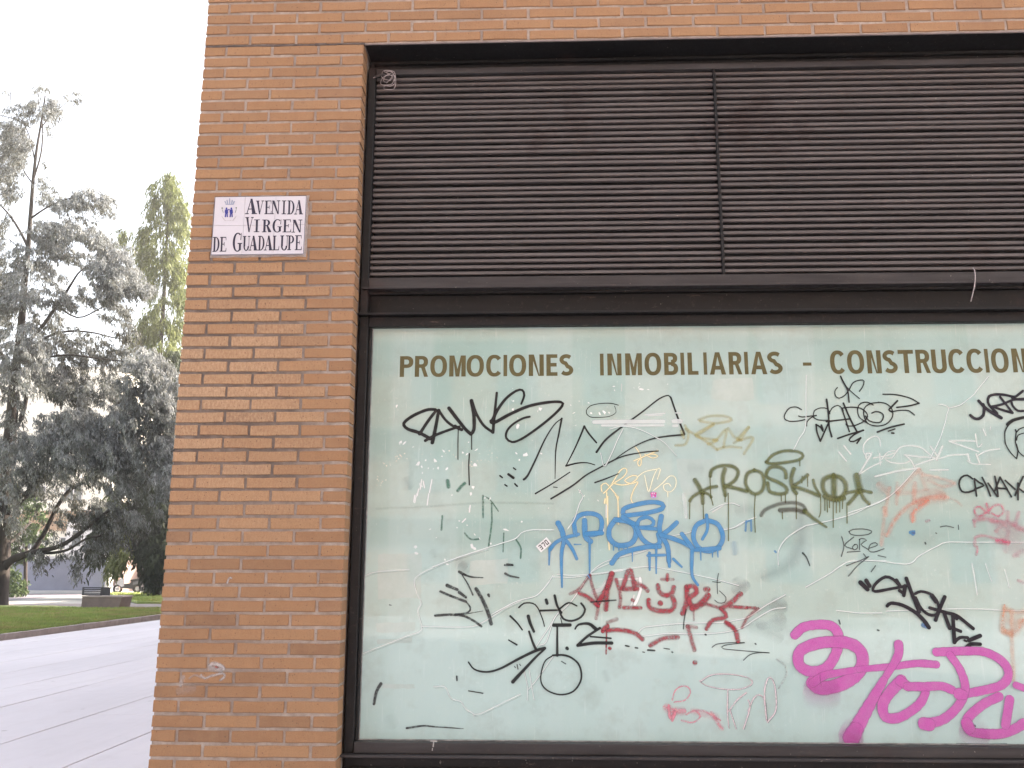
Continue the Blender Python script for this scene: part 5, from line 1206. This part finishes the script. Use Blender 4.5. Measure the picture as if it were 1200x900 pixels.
M_dk = leaf_mat('dark_conifer_needles', [(0.0, (.022, .028, .016, 1)), (.4, (.035, .045, .026, 1)), (.8, (.06, .075, .04, 1)), (1.0, (.10, .12, .06, 1))], .3)
M_shrub = leaf_mat('shrub_leaves', [(0.0, (.03, .05, .02, 1)), (.5, (.06, .09, .035, 1)), (1.0, (.11, .15, .06, 1))], .3)

class Foliage:
    """drooping twigs covered in needles: each twig a bent tapering blade with side tufts"""
    def __init__(s, seed, curl=.25): s.v = []; s.f = []; s.c = []; s.r = random.Random(seed); s.curl = curl
    def twig(s, p, d, L, w, droop, tone):
        r = s.r; n = 5; a = r.uniform(0, math.pi); side = Vector((math.cos(a), math.sin(a), r.uniform(-.5, .5))).normalized()
        b = len(s.v); q = Vector(p); step = L / n; dd = Vector(d)
        for i in range(n + 1):
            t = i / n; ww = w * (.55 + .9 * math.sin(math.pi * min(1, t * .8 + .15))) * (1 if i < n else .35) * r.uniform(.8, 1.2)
            s.v.append(tuple(q - side * ww / 2)); s.v.append(tuple(q + side * ww / 2)); tt = min(1, max(0, tone - .16 + .42 * t)); s.c += [(tt,) * 3 + (1,)] * 2
            dd = (dd + Vector((r.uniform(-s.curl, s.curl), r.uniform(-s.curl, s.curl), -droop + r.uniform(-s.curl, s.curl) * .7))).normalized(); q = q + dd * step
        for i in range(n): s.f.append((b + 2*i, b + 2*i + 1, b + 2*i + 3, b + 2*i + 2))
        mid = Vector(s.v[b + 4])
        for k in range(2):
            a = r.uniform(0, 6.28); o = Vector((math.cos(a), math.sin(a), r.uniform(-.7, .1))).normalized() * (L * r.uniform(.22, .4)); s_ = Vector((-o.y, o.x, 0)).normalized() * w * .4
            m0 = mid + (q - mid) * r.uniform(0, .6); b2_ = len(s.v)
            s.v += [tuple(m0 - s_), tuple(m0 + s_), tuple(m0 + o)]; s.c += [(tone,) * 3 + (1,)] * 3; s.f.append((b2_, b2_+1, b2_+2))
    def bough(s, p, d, L, ntw, tw, w, droop, tone):
        """an arching bough end with twigs hanging off it"""
        r = s.r; d = Vector(d).normalized(); q = Vector(p)
        for i in range(ntw):
            t = i / ntw; pos = q + d * (L * t) + Vector((0, 0, -droop * L * t * t)) + Vector((r.gauss(0, .10), r.gauss(0, .10), r.gauss(0, .08))) * max(.6, tw / .4)
            a = r.uniform(0, 6.28); dv = (d * .7 + Vector((math.cos(a), math.sin(a), r.uniform(-.6, .35))) * .9).normalized()
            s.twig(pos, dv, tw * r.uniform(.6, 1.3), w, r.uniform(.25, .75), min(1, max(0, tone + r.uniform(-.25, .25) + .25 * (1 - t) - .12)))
    def build(s, name, mat, parent):
        o = mesh_obj(name, s.v, s.f, mat, parent, False, s.c); o['kind'] = 'stuff'; return o
def tree_root(name, base, label, cat='tree'): return empty(name, base, label=label, cat=cat)
def local(o, root): o.parent = root; o.matrix_parent_inverse = Matrix.Translation(-Vector(root.location)); return o
def limb(root, name, px, Y, mat, dy=0.0, n=7):
    """px: (x, y, width in px) along the limb; dy: how far it leans out of the tree's own plane by its end"""
    pts = []; rad = []
    for i, (x, y, w) in enumerate(px):
        yy_ = Y + dy * i / max(1, len(px) - 1); pts.append(P(x, y, yy_)); rad.append(w / 2 * (DIST + yy_) / F)
    # smooth
    out, ro = [], []
    for i in range(len(pts) - 1):
        a = pts[max(0, i-1)]; b = pts[i]; c = pts[i+1]; d = pts[min(len(pts)-1, i+2)]
        for j in range(4):
            t = j / 4; out.append(.5 * (2*b + (c - a)*t + (2*a - 5*b + 4*c - d)*t*t + (3*b - a - 3*c + d)*t**3)); ro.append(rad[i] + (rad[i+1] - rad[i]) * t)
    out.append(pts[-1]); ro.append(rad[-1])
    return local(MB().tube(out, ro, n).build(name, mat, None, True), root)

YT = 34.6
ced = tree_root('cedar_tree', G(-4, 711.5), 'huge silvery blue cedar with drooping boughs filling the left edge')
base = G(-4, 711.5)
limb(ced, 'trunk', [(-8, 716, 34), (-4, 700, 25), (0, 660, 22), (2, 620, 21), (4, 580, 19), (8, 540, 17), (13, 500, 14), (16, 460, 12), (20, 420, 10), (25, 380, 9), (29, 330, 7), (33, 290, 6), (36, 250, 5), (39, 210, 4), (43, 175, 3.2), (48, 145, 2.4), (53, 112, 1.6)], YT, M_bark)
LB = [([(2, 668, 12), (14, 656, 9), (30, 650, 8), (45, 646, 6), (70, 640, 5), (92, 626, 5), (112, 610, 4.5), (128, 598, 3)], -1.5), ([(38, 646, 6), (48, 632, 6), (58, 612, 5.5), (68, 592, 5), (80, 576, 4.5), (96, 565, 3)], 1), ([(42, 647, 4), (60, 648, 3.5), (80, 644, 3), (100, 632, 2.6), (118, 628, 2)], -2),
      ([(8, 600, 12), (24, 586, 9), (45, 566, 8), (66, 550, 7), (88, 538, 6), (104, 520, 5), (120, 500, 4.5), (134, 480, 4), (150, 462, 3), (168, 452, 2)], -1), ([(12, 508, 8), (24, 492, 6), (32, 460, 5), (36, 430, 4), (36, 400, 3)], .6), ([(14, 440, 7), (4, 420, 5), (-10, 395, 5), (-30, 380, 4)], 1), ([(36, 428, 3), (30, 390, 2), (28, 350, 1.6)], .5),
      ([(20, 425, 6), (34, 400, 5), (50, 382, 4.5), (64, 362, 4), (76, 345, 3.4), (84, 332, 2.6), (94, 318, 2), (110, 310, 1.6)], -1), ([(30, 420, 4), (44, 402, 3.6), (62, 392, 3), (84, 388, 2.6), (110, 390, 2), (135, 396, 1.6), (155, 396, 1.2)], 1.5), ([(40, 424, 3), (60, 418, 2.6), (84, 416, 2.4), (115, 420, 2), (150, 424, 1.4)], -2), ([(50, 452, 3), (75, 460, 2.6), (100, 480, 2), (120, 500, 1.6)], 2),
      ([(34, 292, 4), (24, 272, 3.2), (14, 256, 2.8), (4, 244, 2.2), (-8, 232, 2)], 1), ([(36, 256, 3), (52, 245, 2.2), (70, 236, 1.8), (92, 230, 1.3)], -1), ([(30, 330, 3), (22, 310, 2), (20, 290, 1.5), (10, 280, 1)], .5), ([(40, 208, 2.4), (48, 180, 2), (50, 150, 1.6), (46, 125, 1.1), (44, 108, .7)], .5), ([(38, 215, 2), (28, 200, 1.6), (20, 180, 1.3)], 0),
      ([(41, 190, 2), (36, 165, 1.6), (28, 145, 1.2), (14, 128, .9), (12, 104, .6)], 0), ([(48, 150, 1.5), (60, 135, 1.2), (72, 125, .9), (84, 116, .6), (92, 110, .5)], 0), ([(36, 150, 1.4), (18, 140, 1.2), (-4, 134, 1)], .5), ([(60, 352, 3), (90, 372, 2), (120, 360, 1.6), (150, 344, 1.2), (170, 340, 1)], 2), ([(120, 500, 3), (145, 492, 2.4), (175, 500, 1.8), (192, 515, 1.2)], -2.5),
      ([(6, 560, 8), (-10, 540, 6), (-30, 520, 5)], 0), ([(4, 640, 6), (14, 634, 4), (26, 622, 3), (36, 612, 2)], 2)]
for q, dy in LB: limb(ced, 'limb', q, YT, M_bark, dy, 6)
fo = Foliage(21, .6)
# (px, py, rx, ry, boughs, depth offset, tone, bough length)
CB = [(8, 150, 14, 10, 10, .3, .4), (2, 295, 12, 16, 12, .4, .45), (4, 330, 12, 14, 14, .3, .5), (48, 215, 8, 8, 5, 0, .4), (46, 310, 12, 10, 10, .3, .45), (90, 300, 16, 8, 12, .3, .5), (10, 205, 12, 10, 10, .3, .4), (58, 325, 16, 8, 10, .4, .45), (150, 318, 10, 12, 10, 0, .5), (95, 395, 30, 10, 12, .6, .3), (60, 408, 20, 12, 12, .6, .3), (120, 452, 16, 12, 14, 0, .35), (136, 468, 10, 10, 10, 0, .4), (52, 124, 17, 10, 16, 0, .45), (60, 132, 10, 6, 8, 0, .45), (24, 128, 14, 6, 8, 0, .45), (10, 108, 3, 6, 1, 0, .4), (50, 103, 4, 5, 3, 0, .4), (84, 113, 8, 5, 4, 0, .4), (40, 140, 20, 5, 8, 0, .35), (24, 162, 17, 14, 22, .5, .4), (10, 185, 14, 16, 14, 1, .35), (30, 180, 12, 14, 12, -.5, .4), (22, 200, 8, 6, 5, 0, .3), (57, 152, 4, 8, 2, 0, .2), (50, 188, 3, 6, 1, 0, .2),
      (8, 228, 12, 9, 9, .5, .4), (20, 225, 10, 8, 5, 0, .4), (4, 258, 10, 12, 8, .5, .3), (56, 232, 14, 7, 10, 0, .4), (74, 240, 16, 8, 16, -1, .5), (102, 232, 18, 9, 22, -1, .5), (120, 240, 10, 12, 12, -.5, .45), (88, 256, 30, 5, 8, -.6, .4), (50, 272, 16, 12, 22, -.5, .55), (76, 270, 22, 9, 28, -1, .6), (105, 276, 16, 9, 20, -1, .6), (60, 292, 18, 10, 24, -.5, .55), (118, 290, 14, 12, 16, 0, .45), (28, 300, 10, 13, 14, -1, .6), (22, 322, 9, 12, 14, -1, .6), (24, 345, 18, 10, 22, -1.4, .6), (12, 352, 16, 12, 16, -1.5, .6), (56, 345, 20, 10, 14, -.4, .45), (74, 354, 12, 8, 14, -.4, .5),
      (130, 300, 14, 14, 16, -1, .55), (118, 318, 18, 14, 26, -1.5, .6), (140, 322, 18, 12, 20, -1, .6), (150, 338, 24, 8, 24, -1.5, .55), (168, 336, 14, 8, 12, -1.5, .5), (124, 340, 14, 12, 16, -1, .5), (100, 345, 16, 10, 10, 0, .3), (130, 362, 16, 14, 10, 0, .3), (145, 380, 14, 18, 8, 0, .25),
      (30, 400, 14, 20, 18, -2, .65), (20, 430, 14, 28, 24, -2, .65), (42, 425, 10, 26, 16, -2, .6), (14, 470, 10, 26, 10, -1, .4), (60, 440, 20, 14, 20, 0, .35), (78, 455, 24, 14, 26, 0, .3), (95, 470, 16, 12, 16, 0, .3), (82, 420, 14, 14, 10, 1, .15), (100, 432, 9, 26, 14, 1, .1), (92, 410, 14, 10, 6, 1, .15), (135, 428, 16, 20, 14, 1, .2), (116, 415, 14, 20, 8, 1, .15), (64, 380, 24, 16, 8, 1, .15), (30, 372, 24, 12, 10, 1, .2), (150, 405, 14, 14, 8, .5, .2), (2, 420, 12, 40, 18, .5, .2), (5, 375, 10, 20, 10, .5, .3),
      (168, 424, 22, 14, 34, -2.5, .6), (158, 448, 20, 22, 44, -2.5, .6), (185, 448, 20, 26, 50, -2.5, .6), (175, 480, 30, 22, 60, -2.6, .6), (196, 490, 12, 40, 40, -2.4, .55), (150, 485, 18, 20, 32, -2, .55),
      (60, 500, 22, 18, 34, -1.6, .45), (90, 494, 26, 16, 42, -1.6, .45), (120, 492, 20, 18, 34, -1.6, .5), (70, 520, 26, 22, 52, -2.4, .6), (102, 525, 26, 24, 56, -2.6, .62), (135, 525, 24, 24, 54, -2.6, .6), (40, 530, 24, 24, 44, -2, .55), (160, 525, 22, 24, 44, -2.4, .55), (20, 552, 18, 26, 34, -2, .55), (14, 510, 14, 20, 22, -1.5, .5), (190, 540, 14, 34, 40, -2.6, .6), (188, 575, 12, 22, 22, -2.6, .55), (60, 555, 20, 10, 20, -1, .4), (100, 558, 20, 10, 20, -1.4, .45), (132, 565, 12, 16, 18, -2.6, .75), (72, 540, 8, 14, 12, -3, .85), (133, 545, 8, 18, 14, -3, .85), (150, 560, 16, 16, 20, -1.4, .4),  # the two palest clumps paint sunlit patches into the needles
      (8, 590, 10, 26, 22, -2.5, .6), (4, 540, 10, 30, 18, -2.5, .55), (50, 575, 14, 8, 10, 0, .2), (80, 582, 12, 8, 7, 0, .2), (104, 590, 14, 10, 12, 0, .15), (85, 598, 10, 9, 9, 0, .1), (110, 606, 20, 10, 16, -1, .2), (60, 600, 16, 10, 7, .5, .15), (125, 600, 18, 12, 22, -1, .25), (120, 622, 18, 10, 18, -1, .2), (145, 610, 18, 12, 18, -1, .25), (75, 618, 18, 8, 6, 0, .15), (96, 610, 10, 10, 8, 0, .1),
      (43, 652, 10, 9, 8, 0, .3), (38, 664, 4, 8, 3, 0, .3), (70, 652, 6, 6, 4, -1, .3), (88, 655, 7, 10, 8, -1, .25), (86, 668, 6, 7, 5, -1, .25), (82, 676, 3, 4, 1, -1, .25), (105, 642, 10, 8, 10, -1, .25), (100, 652, 3, 5, 1, -1, .25), (130, 632, 12, 8, 12, -1, .25), (58, 636, 22, 6, 6, -.5, .15), (20, 620, 8, 10, 5, .5, .2)]
trunkx = lambda y: np.interp(y, [100, 200, 300, 400, 500, 700], [52, 40, 32, 22, 13, -2])
DENS = 1.45
for cx, cy, rx, ry, nb, dz, tone in CB:
    up = 1.5 if cy < 400 else (1.35 if cy < 480 and cx < 150 else 1.0)
    for i in range(int(nb * DENS * up + .5)):
        a = fo.r.uniform(0, 6.28); q = math.sqrt(fo.r.random()); x = cx + rx * 1.12 * q * math.cos(a); y = cy + ry * 1.12 * q * math.sin(a)
        p = P(x, y, YT + dz + fo.r.gauss(0, .7)); out = (1 if x > trunkx(y) else -1)
        d = Vector((out * fo.r.uniform(.1, 1), fo.r.uniform(-.8, .5), fo.r.uniform(-.35, .25)))
        big = min(1.0, max(.45, min(rx, ry) / 14))
        tn = tone + (.07 if cy > 480 and dz < 0 else 0) + fo.r.uniform(-.26, .26) - .28 * (y - cy) / ry - .12 * (p.y - YT - dz)  # clump undersides and deeper boughs darkened in colour, as shade
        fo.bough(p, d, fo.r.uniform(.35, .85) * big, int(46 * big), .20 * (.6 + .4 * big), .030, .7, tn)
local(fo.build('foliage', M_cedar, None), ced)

YD = 53.0
deo = tree_root('weeping_conifer', Vector((P(158, 697, YD).x, YD, 0)), 'narrow yellow-green weeping conifer rising behind the cedar next to the brick corner')
limb(deo, 'trunk', [(173, 697, 6), (175, 620, 6), (179, 540, 6), (184, 460, 5.5), (190, 380, 5), (194, 310, 4), (197, 250, 3), (199, 205, 1.5)], YD, M_bark2)
fd = Foliage(33, .22)
tiers = []
for cx, cy, rx, ry, nb, tn in [(198, 206, 6, 5, 9, .5), (192, 217, 10, 8, 16, .35), (186, 226, 9, 6, 8, .3), (203, 222, 8, 8, 10, .4), (192, 235, 13, 7, 16, .55), (208, 236, 9, 6, 8, .5), (204, 248, 15, 8, 24, .7), (188, 250, 11, 8, 14, .6), (212, 262, 8, 10, 10, .6), (196, 262, 12, 5, 8, .5), (180, 272, 13, 9, 16, .5), (172, 288, 10, 7, 8, .4), (176, 282, 8, 14, 10, .3), (198, 284, 16, 6, 8, .4), (212, 272, 7, 7, 5, .5), (204, 300, 16, 9, 20, .6), (178, 308, 15, 9, 20, .6), (190, 298, 14, 8, 14, .6), (214, 318, 9, 12, 14, .65), (198, 322, 12, 10, 14, .5),
                               (184, 325, 10, 8, 8, .5), (203, 342, 12, 14, 20, .45), (211, 355, 8, 12, 10, .35), (186, 350, 9, 10, 8, .4), (182, 372, 14, 14, 26, .6), (176, 392, 14, 14, 26, .65), (192, 386, 12, 16, 24, .6), (190, 408, 18, 14, 34, .6), (203, 378, 10, 12, 10, .35), (206, 372, 6, 12, 5, .2), (178, 420, 16, 14, 26, .55), (200, 420, 12, 14, 20, .4), (165, 400, 8, 10, 6, .5), (150, 275, 12, 8, 9, .4), (148, 288, 8, 7, 4, .4), (170, 298, 8, 6, 5, .4),
                               (143, 605, 9, 16, 14, .5), (142, 632, 9, 18, 20, .6), (141, 655, 8, 14, 16, .65), (146, 645, 8, 18, 14, .55), (139, 580, 8, 12, 8, .35), (40, 0, 0, 0, 0, 0)]:
    for i in range(int(nb * 1.3)):
        a = fd.r.uniform(0, 6.28); q = math.sqrt(fd.r.random()); x = cx + rx * q * math.cos(a); y = cy + ry * q * math.sin(a)
        p = P(x, y, (YD if y < 560 else 47.5) + fd.r.gauss(0, .8)); d = Vector(((1 if x > 190 else -1) * fd.r.uniform(.1, 1), fd.r.uniform(-.8, .6), fd.r.uniform(-.5, .15)))
        fd.bough(p, d, fd.r.uniform(.3, .75), 20, .42, .052, 1.5, tn + fd.r.uniform(-.15, .15))
local(fd.build('foliage', M_deo, None), deo)

YK = 50.0
dk = tree_root('dark_conifer', Vector((P(184, 697, YK).x, YK, 0)), 'broad dark conifer with branches to the ground standing on the second lawn')
limb(dk, 'trunk', [(183, 699, 10), (186, 675, 8), (192, 600, 6), (200, 520, 8), (208, 430, 5)], YK, M_bark2)
for q, dy in (([(186, 660, 5), (170, 640, 4), (150, 632, 3), (130, 636, 2)], -1), ([(190, 620, 5), (165, 600, 4), (140, 590, 2.5)], 1), ([(188, 640, 4), (205, 628, 3), (220, 630, 2)], -1)): limb(dk, 'limb', q, YK, M_bark2, dy, 6)
fk = Foliage(44, .4)
for cx, cy, rx, ry, nb, tn in [(207, 425, 8, 14, 20, .5), (206, 450, 9, 22, 28, .45), (196, 470, 18, 30, 40, .4), (200, 520, 20, 36, 50, .35), (170, 560, 26, 20, 40, .35), (195, 590, 22, 26, 60, .4), (165, 600, 24, 20, 60, .35), (140, 600, 18, 18, 34, .3), (128, 622, 16, 12, 26, .3), (120, 640, 12, 8, 12, .3), (150, 622, 16, 12, 30, .35), (178, 628, 22, 16, 50, .4), (198, 640, 16, 20, 50, .4), (172, 644, 10, 6, 12, .45), (186, 664, 7, 12, 18, .5), (196, 668, 10, 18, 26, .4), (186, 678, 5, 5, 5, .4), (124, 648, 7, 6, 6, .35), (188, 560, 12, 40, 70, .3), (188, 620, 12, 40, 80, .3), (190, 655, 14, 16, 40, .35), (176, 595, 14, 25, 50, .25)]:
    for i in range(int(nb * 1.25)):
        a = fk.r.uniform(0, 6.28); q = math.sqrt(fk.r.random()); x = cx + rx * q * math.cos(a); y = cy + ry * q * math.sin(a)
        p = P(x, y, YK - .8 + fk.r.gauss(0, 1.0)); d = Vector(((1 if x > 190 else -1) * fk.r.uniform(.1, 1), fk.r.uniform(-.8, .6), fk.r.uniform(-.6, .1)))
        fk.bough(p, d, fk.r.uniform(.4, .9), 15, .45, .085, .8, tn + fk.r.uniform(-.2, .2))
local(fk.build('foliage', M_dk, None), dk)
def shrub(name, label, base, blobs, Y, mat, seed, stems):
    r = tree_root(name, base, label, 'shrub'); f = Foliage(seed)
    for q in stems: limb(r, 'stem', q, Y, M_bark2, 0, 5)
    for cx, cy, rx, ry, nb, tn in blobs:
        for i in range(nb):
            a = f.r.uniform(0, 6.28); q = math.sqrt(f.r.random()); p = P(cx + rx * q * math.cos(a), cy + ry * q * math.sin(a), Y + f.r.gauss(0, .5))
            f.bough(p, Vector((f.r.uniform(-1, 1), f.r.uniform(-1, 1), f.r.uniform(-.2, .8))), .4, 12, .28, .08, .3, tn + f.r.uniform(-.2, .2))
    local(f.build('foliage', mat, None), r); return r
shrub('tall_shrub', 'tall bushy green tree behind the cedar trunk', Vector((P(30, 697, 52).x, 52, 0)), [(32, 605, 20, 24, 60, .6), (24, 635, 16, 20, 40, .5), (42, 630, 14, 16, 26, .4), (34, 590, 14, 12, 20, .6), (20, 650, 14, 8, 20, .3)], 52, M_shrub, 51, [[(30, 697, 5), (30, 660, 4), (33, 610, 2)], [(30, 665, 3), (22, 640, 2)]])
shrub('small_shrub', 'small leafy shrub at the foot of the blue-grey wall beside the trunk', Vector((P(18, 697, 50).x, 50, 0)), [(16, 672, 9, 10, 14, .6), (20, 688, 8, 7, 12, .7), (12, 684, 8, 10, 12, .5), (28, 682, 5, 4, 3, .6), (22, 694, 8, 3, 8, .9)], 50, M_shrub, 52, [[(18, 698, 2), (17, 680, 1.5), (15, 668, 1)], [(18, 690, 1.2), (28, 680, .8)]])
print('bricks', n_brick, 'twig faces', len(fo.f), len(fd.f), len(fk.f))

hz = MB(); hz.box(-70, 30, -45, 110, -1.0, 26)  # added haze volume, standing in for lens glare over the trees
h = hz.build('glare_haze'); h['kind'] = 'stuff'
hm = bpy.data.materials.new('glare_haze'); hm.use_nodes = True; hn = hm.node_tree; hn.nodes.clear()
v = hn.nodes.new('ShaderNodeVolumePrincipled'); v.inputs['Density'].default_value = 0.0010; v.inputs['Color'].default_value = (.98, .95, .92, 1); v.inputs['Anisotropy'].default_value = .3
oo = hn.nodes.new('ShaderNodeOutputMaterial'); hn.links.new(v.outputs[0], oo.inputs['Volume']); h.data.materials.append(hm)
